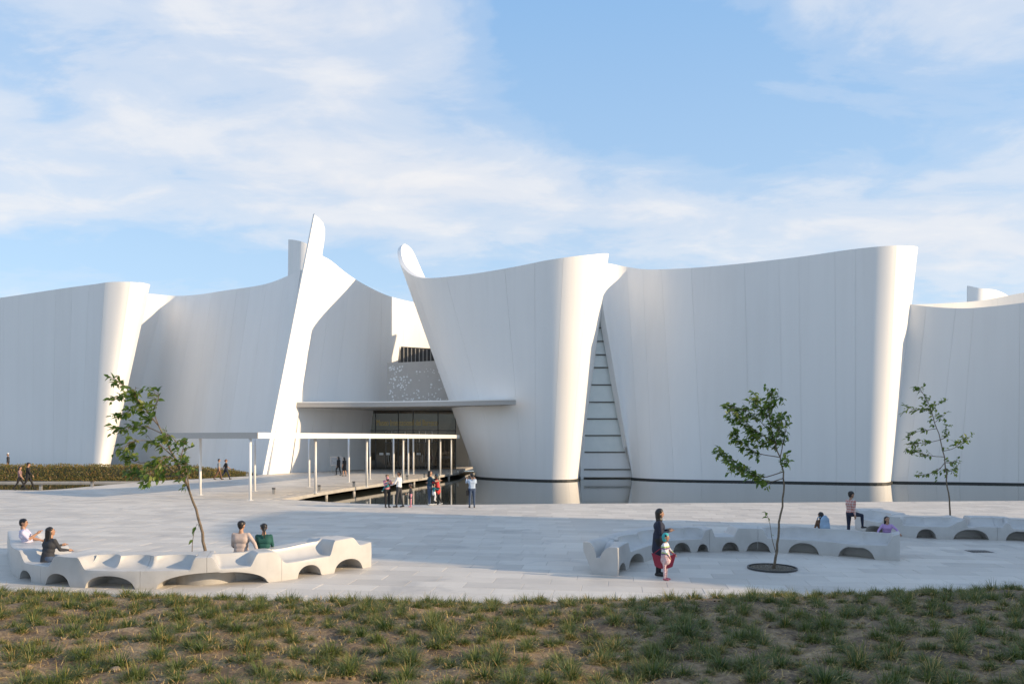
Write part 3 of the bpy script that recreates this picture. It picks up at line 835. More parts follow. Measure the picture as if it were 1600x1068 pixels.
# ------------------------------------------------------------------ benches
def smooth(x): x = np.clip(x, 0, 1); return x * x * (3 - 2 * x)
def bench(label, path, w, keys, arches, sections, lobes, base=0.0, through=False, group="sculpted white benches on the plaza", n=420):
    """path: front foot line, left to right; keys: (px, front, ridge, back heights); arches: (px0, px1, height)"""
    c = catmull(path, n)
    L = np.concatenate([[0], np.cumsum(np.linalg.norm(np.diff(c, axis=0), axis=1))]); u = np.linspace(0, L[-1], n)
    c = np.stack([np.interp(u, L, c[:, k]) for k in (0, 1)], 1)
    t = np.gradient(c, axis=0); t /= np.linalg.norm(t, axis=1, keepdims=True)
    nrm = np.stack([-t[:, 1], t[:, 0]], 1)
    px = 800 + c[:, 0] / c[:, 1] * FPX
    px = np.maximum.accumulate(px)
    def to_u(x): return float(np.interp(x, px, u)) if x >= 0 else -x * 1.0 
    K = [(to_u(k[0]), *k[1:]) for k in keys]
    ku = [k[0] for k in K]
    H = np.zeros((n, 3))
    for q in range(3):
        vals = [k[q + 1] for k in K]
        i = np.clip(np.searchsorted(ku, u, 'right') - 1, 0, len(K) - 2)
        a = np.array(ku)[i]; b = np.array(ku)[i + 1]; f = smooth((u - a) / np.maximum(b - a, 1e-6))
        H[:, q] = np.array(vals)[i] * (1 - f) + np.array(vals)[i + 1] * f
    zb = np.zeros(n)
    for x0, x1, h in arches:
        a, b = to_u(x0), to_u(x1); m = (u > a) & (u < b)
        q = (u[m] - a) / (b - a) * 2 - 1
        zb[m] = h * np.sqrt(np.maximum(1 - np.abs(q) ** 2.2, 0))
    zb = np.minimum(zb, H.min(1) - 0.1)
    FS = [0.0, 0.06, 0.2, 0.4, 0.55, 0.66, 0.76, 0.84, 0.90, 0.95, 0.98, 1.0]
    def bowl(x):
        q = min(max((x - 0.45) / 0.55, 0.0), 1.0)
        return 0.55 * (1 - math.sqrt(max(1 - q ** 2.2, 0))) + 0.45 * q ** 1.5
    # scalloped seat backs: the foot of the back wall moves in plan, one bay after the other
    rv = np.full(n, 0.50); lob = [to_u(x) for x in lobes]
    for a_, b_ in zip(lob[:-1], lob[1:]):
        m_ = (u >= a_) & (u <= b_); q_ = (u[m_] - a_) / (b_ - a_)
        rv[m_] = 0.36 + 0.24 * np.sin(np.pi * q_) ** 0.8
    def top(i):
        hf, hr, hb = H[i]; out = []
        for s in FS:
            z = hf + (hr - hf) * bowl(s) - (0.014 if s == 0 else 0)
            out.append((s * rv[i], z))
        vb = min(rv[i] + 0.12, 0.70)
        for s in FS[::-1]:
            out.append((1 - s * (1 - vb), hb + (hr - hb) * bowl(s) - (0.014 if s == 0 else 0)))
        return out
    def pt(i, v, z): 
        vv = v * w; return (c[i, 0] + nrm[i, 0] * vv, c[i, 1] + nrm[i, 1] * vv, base + z)
    o = Vector((c[n // 2, 0], c[n // 2, 1], base))
    root = tag(empty("bench", o), label, "bench", group)
    cuts = [0] + [int(np.searchsorted(u, to_u(s))) for s in sections] + [n - 1]
    for s0, s1 in zip(cuts[:-1], cuts[1:]):
        idx = list(range(s0, s1 + 1)); vs = []; m = 2 * len(FS) + 11
        shr = 0.0035
        for q, i in enumerate(idx):
            off = shr if (q == 0 and s0 > 0) else (-shr if (q == len(idx) - 1 and s1 < n - 1) else 0.0)
            z1 = 0.0 if not through else zb[i]
            hbk = H[i, 2]
            sec = [pt(i, 0, zb[i]), pt(i, -0.012, (zb[i] + H[i, 0]) / 2)]
            sec += [pt(i, v, z) for v, z in top(i)]
            sec += [pt(i, 0.99, hbk * 0.72), pt(i, 0.86, hbk * 0.40), pt(i, 0.74, z1 + 0.01), pt(i, 0.72, z1), pt(i, 0.60, z1), pt(i, 0.585, z1 + (zb[i] - z1) * 0.45), pt(i, 0.52, z1 + (zb[i] - z1) * 0.8), pt(i, 0.38, z1 + (zb[i] - z1) * 0.97), pt(i, 0.2, zb[i])]
            vs += [(x + t[i, 0] * off, y + t[i, 1] * off, z) for x, y, z in sec]
        fs = []
        for a in range(len(idx) - 1):
            for b in range(m):
                fs.append((a * m + b, (a + 1) * m + b, (a + 1) * m + (b + 1) % m, a * m + (b + 1) % m)[::-1])
        fs.append(tuple(range(m))[::-1]); fs.append(tuple((len(idx) - 1) * m + b for b in range(m)))
        mb = MB(); mb.add(vs, [f[::-1] for f in fs], 0, True)
        mb.build("bench_section", BENCH, root, o, sharp=42)
    return root, c, nrm
S, F, B2, DD, LO, RB = (0.69, 0.69, 0.69), (0.42, 0.68, 0.68), (0.68, 0.68, 0.42), (0.42, 0.68, 0.42), (0.43, 0.45, 0.43), (0.49, 0.70, 0.70)
def g2(px, py): return tuple(G(px, py).xy)
pathL = [g2(12, 864), g2(15, 879), g2(25, 901), g2(64, 911.5), g2(133, 918), g2(210, 920), g2(330, 917), g2(415, 910), g2(500, 898), g2(580, 885)]
kL = [(12.0, .66, .66, .66), (12.4, .66, .66, .66), (13.5, .66, .66, .42), (18, .68, .68, .42), (23, *S), (29, *S), (40, .43, .46, .50), (74, .43, .46, .50), (88, .70, .70, .72), (104, *S), (120, *S), (134, *F), (296, *F), (305, *S), (330, *S), (345, *DD), (390, *DD), (404, .72, .72, .5), (428, .72, .72, .5), (448, *F), (515, .45, .76, .72), (524, .82, .84, .80), (551, .84, .84, .80), (564, .62, .64, .62), (580, .66, .66, .66)]
benchL, cL, nL = bench("long white bench curving round the leaning tree, with four people sitting on it", pathL, 1.08, kL,
    [(31, 49, .24), (72, 108, .28), (133, 210, .29), (244, 418, .34), (465, 502, .29), (523, 566, .30)], [63, 218, 322, 440], [128, 171, 230, 302], through=False)
pathR = [g2(965, 899.5), g2(979, 889.5), g2(1005, 878), g2(1053, 864), g2(1119, 861.5), g2(1167, 861), g2(1206, 862.5), g2(1276, 866), g2(1364, 873.5), g2(1406, 876)]
S9 = (0.80, 0.80, 0.80)
kR = [(965, .70, .42, .80), (973, .70, .42, .80), (981, .70, .68, .76), (986, .42, .72, .76), (1040, .40, .70, .72), (1096, .40, .68, .68), (1104, .66, .66, .66), (1112, .70, .70, .70), (1118, .45, .46, .45), (1146, .45, .46, .45), (1155, .70, .70, .70),
      (1190, .70, .70, .70), (1200, .42, .70, .70), (1222, .42, .70, .70), (1232, .42, .72, .44), (1330, .40, .72, .44), (1385, .42, .70, .44), (1398, .72, .73, .70), (1406, .76, .76, .74)]
benchR, cR, nR = bench("long grey-white bench curving behind the middle tree, children playing on its back", pathR, 0.88, kR,
    [(967, 978, .24), (983, 1006, .30), (1052, 1079, .30), (1090, 1107, .24), (1128, 1155, .28), (1167, 1203, .30), (1232, 1279, .32), (1310, 1366, .33)], [1016, 1108, 1184], [985, 1014, 1046, 1075, 1100, 1196, 1224, 1278, 1345, 1396])
pathF = [g2(1336, 826), g2(1360, 832), g2(1400, 838), g2(1440, 840.5), g2(1490, 842), g2(1570, 844), g2(1660, 850), g2(1760, 862)]
kF = [(1336, .78, .78, .78), (1341, .74, .76, .76), (1346, .45, .74, .76), (1376, .44, .72, .74), (1384, *S), (1405, *S), (1413, *F), (1480, *F), (1500, .60, .72, .72), (1508, *S), (1513, *LO), (1520, *LO), (1527, .45, .70, .72), (1566, .44, .70, .72), (1574, .6, .72, .72), (1584, *F), (1650, *F), (1668, *S), (1700, *S), (1720, *F), (1750, *S), (1760, *S)]
benchF, cF, nF = bench("white bench at the right edge, beyond the playing children", pathF, 1.0, kF,
    [(1352, 1392, .28), (1432, 1463, .32), (1490, 1545, .34), (1572, 1618, .33), (1660, 1700, .3)], [1558, 1640], [1342, 1380, 1408, 1447, 1490, 1522, 1570])
# dark backpack-free ground fixtures: gully cover beside the right bench
p = G(1530, 861); mb = MB(); mb.box((p.x - 0.32, p.y - 0.22, 0.0005), (p.x + 0.32, p.y + 0.22, 0.008))
for k in range(7): mb.box((p.x - 0.30 + k * 0.09, p.y - 0.2, 0.0075), (p.x - 0.25 + k * 0.09, p.y + 0.2, 0.013))
tag(mb.build("drain_cover", DARKM), "dark square drain cover set flat in the plaza paving", "drain cover")

# drum that carries the soil of the leaning tree, under and behind the left bench
dc = G(322, 905.5)
mb = MB(); mb.tube([(dc.x, dc.y + 0.15, 0), (dc.x, dc.y + 0.15, 0.30)], 0.80, 40); 
pot = tag(mb.build("tree_pot", DECKM, sharp=40), "round pale concrete pot under the left bench holding the leaning tree", "planter")
mb = MB(); mb.tube([(dc.x, dc.y + 0.15, 0.301), (dc.x, dc.y + 0.15, 0.31)], 0.76, 30); mb.build("pot_soil", SOIL, pot)

# ------------------------------------------------------------------ trees
def leaf_mesh(name, L, W, droop):
    mb = MB(); vs = []; rows_ = [(0.0, 0.03), (0.18, 0.72), (0.42, 1.0), (0.70, 0.66), (1.0, 0.0)]
    for t, k in rows_:
        z = -droop * t * t * L
        vs += [(-W / 2 * k, t * L, z + 0.18 * W * k), (0, t * L, z), (W / 2 * k, t * L, z + 0.18 * W * k)]
    fs = []
    for i in range(4):
        a = i * 3; fs += [(a, a + 1, a + 4, a + 3), (a + 1, a + 2, a + 5, a + 4)]
    mb.add(vs, fs, 0, True); return mb.mesh(name, LEAF)
LEAVES = [leaf_mesh("leaf", 0.20, 0.115, 0.3), leaf_mesh("leaf", 0.165, 0.10, 0.6), leaf_mesh("leaf", 0.225, 0.12, 0.15), leaf_mesh("leaf", 0.14, 0.085, 0.5)]

def tree(label, d, base_px, trunk, branches, nleaf, rad, seed, base_z=0.0, pit=None, lsize=1.0, extra=None, suckers=()):
    """trunk and branches are polylines of (px, py, depth offset) seen from the camera, built at the tree's own distance"""
    rr = random.Random(seed)
    W = lambda q: P(q[0], d + (q[2] if len(q) > 2 else 0.0), q[1])
    o = W(trunk[0]); o.z = base_z
    root = tag(empty("young_tree", o), label, "tree", "young trees on the plaza")
    def curve(pts, n): return [Vector(p) for p in catmull([list(p) for p in pts], n)]
    tp = curve([(o.x, o.y, base_z - 0.02)] + [W(q) for q in trunk[1:]], 26)
    for i in range(2, len(tp) - 1): tp[i] += Vector((rr.gauss(0, 0.012), rr.gauss(0, 0.012), 0))
    tr = MB(); tr.tube(tp, [rad * (1 - 0.82 * (i / 25) ** 0.8) + (0.014 if i == 0 else 0) for i in range(26)], 9)
    trunk_o = tr.build("trunk", BARK, root, o)
    twigs = []
    for br in branches:
        t0, pts = br[0], br[1:]
        st = tp[int(t0 * 25)]
        bp = curve([st] + [W(q) for q in pts], 10)
        r0 = rad * (1 - 0.8 * t0) * 0.55
        mb = MB(); mb.tube(bp, [r0 * (1 - 0.8 * i / 9) + 0.003 for i in range(10)], 6)
        bo = mb.build("branch", BARK, root, o)
        twigs.append((bp, bo, r0))
    twigs.append((tp[15:], trunk_o, rad * 0.3))
    # twigs with leaves: leaves hang off short side shoots spread round every branch
    total = sum(sum((b - a).length for a, b in zip(bp[:-1], bp[1:])) for bp, _, _ in twigs)
    made = 0; rest = MB(); tw = MB()
    for bp, bo, r0 in twigs:
        ln = sum((b - a).length for a, b in zip(bp[:-1], bp[1:]))
        cnt = max(3, int(nleaf * ln / total / 5.0))
        for s in range(cnt):
            f = rr.uniform(0.22, 1.0); q = f * (len(bp) - 1); i = min(int(q), len(bp) - 2)
            p0 = bp[i].lerp(bp[i + 1], q - i); ax = (bp[i + 1] - bp[i]).normalized()
            side = Vector((rr.gauss(0, 1), rr.gauss(0, 1), rr.gauss(0.15, 0.8))).normalized()
            dirn = (ax * 0.7 + side * 0.9 + Vector((-0.35, 0.1, -0.05))).normalized()
            sl = rr.uniform(0.10, 0.38); p1 = p0 + dirn * sl * 0.5; p2 = p0 + dirn * sl + Vector((0, 0, -0.03))
            tw.tube([p0, p1, p2], [0.005, 0.004, 0.002], 4)
            for k in range(rr.choice((4, 5, 5, 6))):
                h = rr.uniform(0.25, 1.0); lp = p0.lerp(p2, h)
                ld = (dirn * 0.5 + Vector((rr.gauss(-0.45, 0.6), rr.gauss(0, 0.7), rr.gauss(-0.15, 0.5)))).normalized()
                up = Vector((rr.gauss(0, 0.5), rr.gauss(-0.2, 0.5), 1.0)).normalized()
                xx = ld.cross(up).normalized(); zz = xx.cross(ld).normalized()
                M = Matrix((xx, ld, zz)).transposed(); sc = rr.uniform(0.7, 1.15) * lsize
                me = rr.choice(LEAVES)
                if made < 300:
                    lo = link_mesh("leaf", me, bo, lp - o)
                    lo.rotation_euler = M.to_euler(); lo.scale = (sc, sc, sc); made += 1
                else:
                    rest.add([lp + M @ (Vector(v.co) * sc) for v in me.vertices], [tuple(pp.vertices) for pp in me.polygons], 0, True)
    tag(tw.build("twigs", BARK, root, o), kind="stuff")
    if rest.v: tag(rest.build("foliage", LEAF, root, o), kind="stuff")
    for sk in suckers:
        bp = curve([W(q) for q in sk], 8); mb = MB(); mb.tube(bp, [0.011 - 0.001 * i for i in range(8)], 5); bo = mb.build("branch", BARK, root, o)
        for k in range(5):
            i = rr.choice((3, 5, 6, 7)); lo = link_mesh("leaf", rr.choice(LEAVES), bo, bp[i] - o); lo.rotation_euler = (rr.uniform(-1, .3), rr.uniform(-1, 1), rr.uniform(0, 6.28)); lo.scale = (.8, .8, .8)
    return root, o

tree("slender young tree leaning left out of the left bench with wind-swept yellowish leaves", dc.y + 0.2, None,
     [(322, 880), (318, 845), (312, 815), (300, 778), (283, 735), (262, 695), (240, 655), (215, 625), (190, 600), (178, 590)],
     [(0.42, (250, 722, .2), (215, 722, .3), (192, 705, .4)), (0.46, (262, 712, -.3), (240, 735, -.5), (226, 748, -.6)), (0.50, (286, 700, .3), (290, 684, .5)),
      (0.55, (240, 690, .1), (205, 690, -.2), (195, 700, -.3)), (0.58, (262, 678, -.4), (276, 690, -.6)), (0.64, (222, 665, .3), (195, 668, .4), (182, 672, .5)), (0.68, (240, 640, -.3), (248, 622, -.5), (247, 612, -.5)),
      (0.74, (208, 640, .3), (192, 646, .3)), (0.80, (212, 618, -.3), (212, 604, -.4)), (0.84, (192, 618, .2), (178, 622, .3)), (0.38, (290, 722, -.2), (296, 735, -.4), (290, 748, -.4)), (0.45, (230, 745, .3), (205, 735, .5))],
     1050, 0.042, 21, 0.28, lsize=0.82, suckers=[[(300, 865), (301, 845), (305, 825), (308, 818)]])
tree("young tree standing in a round gravel pit in front of the middle bench", G(1211, 889).y, None,
     [(1208, 889), (1213, 868), (1215, 845), (1219, 815), (1223, 780), (1226, 755), (1222, 730), (1213, 700), (1205, 670), (1202, 640), (1206, 612)],
     [(0.56, (1190, 745, .2), (1160, 730, .3), (1138, 712, .4), (1130, 706, .4)), (0.52, (1200, 752, -.2), (1170, 738, -.3), (1150, 728, -.4)), (0.66, (1180, 706, .2), (1160, 690, .3), (1150, 682, .3)),
      (0.72, (1180, 672, -.2), (1158, 652, -.3), (1142, 642, -.4)), (0.76, (1185, 655, .3), (1165, 640, .3), (1140, 638, .3)), (0.80, (1192, 640, -.3), (1182, 622, -.4)), (0.66, (1224, 690, .2), (1228, 665, .3), (1224, 645, .3)),
      (0.60, (1228, 722, -.2), (1234, 718, -.3)), (0.75, (1218, 664, -.3), (1218, 650, -.3)), (0.85, (1210, 628, .2), (1216, 618, .2)), (0.7, (1190, 690, .3), (1172, 672, .4))],
     1700, 0.038, 33, lsize=0.70, suckers=[[(1212, 862), (1206, 840), (1203, 818), (1197, 800)]])
tree("thin sparse sapling rising behind the bench at the right edge", G(1485, 826).y, None,
     [(1485, 826), (1485, 800), (1482, 770), (1478, 740), (1476, 715), (1470, 690), (1462, 665), (1455, 640), (1446, 622), (1437, 606)],
     [(0.50, (1456, 712, .2), (1432, 706, .3), (1420, 704, .3)), (0.60, (1455, 690, -.2), (1438, 692, -.2), (1424, 694, -.3)), (0.68, (1446, 672, .2), (1430, 675, .3), (1423, 680, .3)), (0.80, (1445, 640, -.2), (1430, 640, -.2), (1418, 636, -.3)),
      (0.82, (1462, 634, .2), (1470, 628, .2)), (0.74, (1470, 652, -.2), (1476, 648, -.2)), (0.55, (1490, 700, .2), (1503, 690, .3), (1514, 684, .3)), (0.47, (1488, 722, -.2), (1498, 718, -.3)), (0.42, (1488, 735, .2), (1500, 722, .2)), (0.44, (1465, 735, .2), (1440, 742, .2)), (0.62, (1478, 682, -.2), (1478, 664, -.2))],
     850, 0.036, 47, lsize=0.68)
# round tree pit in the paving
pc = G(1206.5, 888)
ring = MB(); n = 48; r0, r1 = 0.585, 0.625; vs = []
for k in range(n):
    a = 2 * math.pi * k / n
    for r, z in ((r1, -0.01), (r1, 0.05), (r0, 0.05), (r0, -0.01)): vs.append((pc.x + r * math.cos(a), pc.y + r * math.sin(a), z))
fs = [(k * 4 + q, ((k + 1) % n) * 4 + q, ((k + 1) % n) * 4 + (q + 1) % 4, k * 4 + (q + 1) % 4) for k in range(n) for q in range(4)]
ring.add(vs, fs); pit = tag(ring.build("tree_pit", DARKM), "round dark steel ring full of gravel round the middle tree", "tree pit")
mb = MB(); mb.tube([(pc.x, pc.y, -0.01), (pc.x, pc.y, 0.022)], 0.58, 40); mb.build("gravel_bed", GRAVEL, pit)
rr = random.Random(4); mb = MB()
for k in range(420):
    a = rr.uniform(0, 6.28); r = 0.56 * math.sqrt(rr.random()); s = rr.uniform(0.010, 0.022)
    mb.ball((pc.x + r * math.cos(a), pc.y + r * math.sin(a), 0.024), (s, s * rr.uniform(.7, 1.2), s * .8), 5, 4)
tag(mb.build("gravel", GRAVEL, pit), kind="stuff")

# ------------------------------------------------------------------ hedge bank along the left wall
def hedge():
    kerb = [tuple(p) for p in catmull([(-70, 66.0), (-45.5, 66.3), (-33, 66.6), (-27.0, 67.4), (-23.6, 70.6), (-23.9, 71.6)], 40)]
    back = [tuple(p) for p in catmull([(-25.0, 73.6), (-30, 77.2), (-36.5, 77.5), (-40.6, 73.6), (-50, 75.6), (-70, 82)], 40)]
    mb = MB(); mb.prism(kerb + back, -0.9, -0.38); bed = tag(mb.build("planting_bed", DECKM), kind="structure")
    hz = lambda x: float(np.interp(x, [-70, -34, -29, -26, -24.4], [1.02, 0.98, 0.86, 0.50, 0.12]))
    rr = random.Random(9); mb = MB()
    xs = np.linspace(-58, -24.3, 330)
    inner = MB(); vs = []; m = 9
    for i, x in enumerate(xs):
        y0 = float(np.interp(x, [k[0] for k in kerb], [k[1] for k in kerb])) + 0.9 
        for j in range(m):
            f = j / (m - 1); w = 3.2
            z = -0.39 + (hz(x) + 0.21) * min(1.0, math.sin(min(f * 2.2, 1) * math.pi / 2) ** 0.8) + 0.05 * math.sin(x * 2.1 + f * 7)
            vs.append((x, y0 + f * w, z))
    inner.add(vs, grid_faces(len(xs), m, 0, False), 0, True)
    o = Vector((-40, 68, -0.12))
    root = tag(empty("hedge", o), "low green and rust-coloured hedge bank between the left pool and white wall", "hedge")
    inner.build("shade_hull", simple("hedge_shadow", (0.035, 0.038, 0.018), 0.95), root, o)  # dark hull under the leaves; the hedge's inner shade put into its colour
    for k in range(21000):
        x = rr.uniform(-58, -24.4); y0 = float(np.interp(x, [q[0] for q in kerb], [q[1] for q in kerb])) + 0.85
        f = rr.random() ** 2.0; h = hz(x)
        z = -0.38 + (h + 0.26) * min(1.0, math.sin(min(f * 2.2, 1) * math.pi / 2) ** 0.8) * rr.uniform(0.86, 1.10) + 0.05 * math.sin(x * 2.1 + f * 7)
        p = Vector((x, y0 + f * 3.2 - 0.08, z)); L = rr.uniform(0.09, 0.20); W = L * rr.uniform(0.22, 0.4)
        d = Vector((rr.gauss(0, .6), rr.gauss(-.35, .5), rr.gauss(.75, .4))).normalized(); s = d.cross(Vector((rr.gauss(0, 1), rr.gauss(-1, .4), rr.gauss(0, .6)))).normalized() * W / 2
        mb.add([p, p + d * L * .5 + s, p + d * L, p + d * L * .5 - s], [(0, 1, 2, 3)])
    tag(mb.build("leaves", HEDGEM, root, o), kind="stuff")
hedge()

# ------------------------------------------------------------------ grass tufts on the bank
def tuft_mesh(seed, R, H, nb):
    rr = random.Random(seed); vs, fs, tips, mi = [], [], [], []
    deadfrac = rr.uniform(0.12, 0.38)
    for b in range(nb):
        dead = rr.random() < deadfrac
        a = rr.uniform(0, 6.28); r = abs(rr.gauss(0, 0.35)) * R * (0.7 if dead else 0.5)
        p = Vector((r * math.cos(a), r * math.sin(a), -0.02)); az = a + rr.gauss(0, 0.6)
        L = H * rr.uniform(0.55, 1.35) * (0.62 if dead else 1.0); lean = abs(rr.gauss(2.1 if dead else 1.2, 0.45)); w = rr.uniform(0.0024, 0.0052)
        out = Vector((math.cos(az), math.sin(az), 0)); s = Vector((-math.sin(az), math.cos(az), 0))
        base = len(vs); ang = lean * 0.25; q = p.copy(); seg = 3
        for k in range(seg + 1):
            f = k / seg; ww = w * (1 - f ** 1.6) + 0.0005
            vs += [q - s * ww, q + s * ww]; tips += [f, f]
            ang += lean * 0.62 * (0.5 + f) * 0.8
            q = q + (out * math.sin(ang) + Vector((0, 0, math.cos(ang)))) * L / seg
            if q.z < 0.004: q.z = 0.004 + rr.random() * 0.01
        for k in range(seg): fs.append((base + 2 * k, base + 2 * k + 1, base + 2 * k + 3, base + 2 * k + 2)); mi.append(1 if dead else 0)
    me = bpy.data.meshes.new("grass_tuft"); me.from_pydata([tuple(v) for v in vs], [], fs); me.materials.append(BLADE); me.materials.append(DEADBLADE)
    me.polygons.foreach_set('material_index', mi)
    at = me.attributes.new('tip', 'FLOAT', 'POINT'); at.data.foreach_set('value', tips)
    return me
def grass():
    kinds = [tuft_mesh(100 + k, 0.30 + 0.05 * (k % 3), 0.165 + 0.026 * (k % 4), 330 + 25 * (k % 3)) for k in range(10)]
    rr = random.Random(15); spots = []
    # planted in loose rows along the edge
    for row in range(60):
        t = 0.10 + row * 0.35
        x = -16 + rr.uniform(0, 0.5)
        while x < 16:
            xx = x + rr.gauss(0, 0.11); yy = float(grass_edge(xx)) - t + rr.gauss(0, 0.10)
            if yy > 7.6 and abs(xx) < 0.69 * yy + 4.0 and rr.random() > 0.10:
                spots.append((xx, yy, row))
            x += rr.uniform(0.32, 0.58) * (0.5 if row == 0 else 1.0)
    inview = [s for s in spots if s[1] > 9.3 and abs(s[0]) < 0.68 * s[1]]
    inview.sort(key=lambda s: s[1]); chosen = inview[:300]; cs = set(chosen)
    rest = [s for s in spots if s not in cs]
    mb_v, mb_f, mb_t, mb_m = [], [], [], []
    for s in chosen:
        x, y, row = s; sc = rr.choice((rr.uniform(0.5, 0.85), rr.uniform(0.8, 1.15), rr.uniform(1.0, 1.4)))
        o = link_mesh("grass_tuft", rr.choice(kinds), None, (x, y, soil_z(x, y) - 0.01))
        o.rotation_euler = (rr.gauss(0, 0.06), rr.gauss(0, 0.06), rr.uniform(0, 6.28)); o.scale = (sc, sc, sc * rr.uniform(0.85, 1.15))
        ppx = 800 + x / y * FPX
        side = "below the left bench" if ppx < 590 else ("at mid bank" if ppx < 1000 else "on the shaded right bank")
        dep = float(grass_edge(x)) - y
        band = "along the paving edge" if dep < 0.45 else ("in the second planting band" if dep < 2.4 else "near the picture bottom")
        tag(o, "%s grass tuft %s, %s" % ("small" if sc < 0.8 else ("broad" if sc > 1.12 else "medium"), side, band), "grass tuft", "grass tufts planted on the soil bank")
    for x, y, row in rest:
        me = rr.choice(kinds); sc = rr.uniform(0.68, 1.2); a = rr.uniform(0, 6.28); ca, sa = math.cos(a) * sc, math.sin(a) * sc; z0 = soil_z(x, y) - 0.01
        b = len(mb_v)
        co = np.empty(len(me.vertices) * 3); me.vertices.foreach_get('co', co); co = co.reshape(-1, 3)
        mb_v.extend(zip(co[:, 0] * ca - co[:, 1] * sa + x, co[:, 0] * sa + co[:, 1] * ca + y, co[:, 2] * sc + z0))
        mb_f.extend([tuple(i + b for i in p.vertices) for p in me.polygons])
        mm = np.empty(len(me.polygons), dtype=np.int32); me.polygons.foreach_get('material_index', mm); mb_m.extend(mm.tolist())
        tt = np.empty(len(me.vertices)); me.attributes['tip'].data.foreach_get('value', tt); mb_t.extend(tt.tolist())
    me = bpy.data.meshes.new("grass"); me.from_pydata(mb_v, [], mb_f); me.materials.append(BLADE); me.materials.append(DEADBLADE); me.polygons.foreach_set('material_index', mb_m)
    me.attributes.new('tip', 'FLOAT', 'POINT').data.foreach_set('value', mb_t)
    tag(link_mesh("grass", me), kind="stuff")
    # straw, loose dead blades and clods between the tufts
    mb = MB(); allp = spots
    for k in range(42000):
        if rr.random() < 0.62:
            x, y, _ = rr.choice(allp); x += rr.gauss(0, 0.22); y += rr.gauss(0, 0.2)
        else:
            y = rr.uniform(8.8, 17.5); x = rr.uniform(-0.7 * y - 3, 0.7 * y + 3)
        if y > grass_edge(x) - 0.03: continue
        z = soil_z(x, y) + rr.uniform(0.004, 0.05); a = rr.uniform(0, 6.28); L = rr.uniform(0.03, 0.14); w = rr.uniform(0.0015, 0.0045)
        d = Vector((math.cos(a), math.sin(a), rr.gauss(0.15, 0.3))) * L; s = Vector((-math.sin(a), math.cos(a), 0.3)) * w
        p = Vector((x, y, z)); m = p + d * 0.5 + Vector((0, 0, 0.012))
        mb.add([p - s, p + s, m + s, m - s, p + d], [(0, 1, 2, 3), (3, 2, 4)])
    tag(mb.build("dry_litter", STRAW), kind="stuff")
    mb = MB()
    for k in range(2600):
        y = rr.uniform(8.8, 17.0); x = rr.uniform(-0.7 * y, 0.7 * y)
        if y > grass_edge(x) - 0.1: continue
        s = abs(rr.gauss(0, 0.018)) + 0.008
        mb.ball((x, y, soil_z(x, y)), (s, s * rr.uniform(.6, 1.3), s * .7), 6, 4)
    tag(mb.build("soil_clods", SOIL), kind="stuff")
    for px, py, s, lab in ((490, 1002, .06, "pale clod of stone on the bank below the left bench"), (925, 1020, .06, "grey stone lying in the soil below the left bench"), (180, 1049, .07, "small grey stone at the bottom edge of the bank"),
                           (965, 1030, .07, "broken tan stone among tufts at the centre of the bank"), (1262, 1045, .07, "light flat stone in the shaded part of the bank"), (1596, 1037, .08, "whitish stone at the right end of the bank")):
        d = 3.0 * FPX / (py - YH); x = (px - 800) * d / FPX; y = d
        z = soil_z(x, y); d = (EYE - z) * FPX / (py - YH); x = (px - 800) * d / FPX; y = d
        mb = MB(); mb.ball((0, 0, 0), (s, s * .8, s * .55), 9, 6); mb.v = [(a * rr.uniform(.85, 1.15), b * rr.uniform(.85, 1.15), c * rr.uniform(.8, 1.2)) for a, b, c in mb.v]
        tag(mb.build("field_stone", ROCK, loc=(x, y, soil_z(x, y) + s * .2)), lab, "stone", "stones lying on the bank")
grass()

# ------------------------------------------------------------------ people
def cloth(name, c, pattern=None, c2=None, scale=14.0, c3=None):
    def fn(g):
        o = objc(g); n = g.noise(o, 7.0, 4, 0.6); col = (*c, 1)
        if pattern == 'stripe':
            z = g.node('ShaderNodeSeparateXYZ', {0: o}).outputs[2]
            w = g.m('FRACT', g.m('MULTIPLY', z, scale))
            col = g.ramp(w, [(0.0, c), (0.26, c2), (0.5, c3 or c), (0.76, (0.75, 0.75, 0.76))], 'CONSTANT')
        elif pattern == 'plaid':
            s = g.node('ShaderNodeSeparateXYZ', {0: o}).outputs
            w1 = g.m('GREATER_THAN', g.m('FRACT', g.m('MULTIPLY', s[0], scale)), 0.62); w2 = g.m('GREATER_THAN', g.m('FRACT', g.m('MULTIPLY', s[2], scale)), 0.62)
            col = g.mix(g.m('MULTIPLY', g.m('ADD', w1, w2), 0.5), c, c2)
        elif pattern == 'spots':
            col = g.ramp(g.noise(o, scale, 3, 0.6), [(0.42, c), (0.55, c2), (0.66, c)])
        f = g.mix(1.0, col, g.ramp(n, [(0.3, 0.86), (0.7, 1.0)]), 'MULTIPLY')
        return bsdf(g, f, 0.82, n, 0.5, 0.02)
    return mat(name, fn)
SKIN = simple("skin", (0.40, 0.225, 0.145), 0.5, 0.06, 6.0)
SKIN2 = simple("skin_tan", (0.33, 0.18, 0.11), 0.5, 0.06, 6.0)
HAIR = simple("black_hair", (0.014, 0.011, 0.010), 0.42, 0.4, 40.0)
GREYHAIR = simple("dark_grey_hair", (0.05, 0.045, 0.04), 0.5, 0.4, 40.0)
SHOE = simple("dark_shoe", (0.02, 0.018, 0.017), 0.45)
WSHOE = simple("white_shoe", (0.6, 0.6, 0.58), 0.5)
EYEM = simple("eye_dark", (0.02, 0.015, 0.012), 0.2)
LIP = simple("lips", (0.26, 0.10, 0.085), 0.5)
JEANS = cloth("blue_jeans", (0.045, 0.075, 0.14)); NAVY = cloth("navy_cloth", (0.014, 0.020, 0.045)); BLACK = cloth("black_cloth", (0.014, 0.014, 0.017))
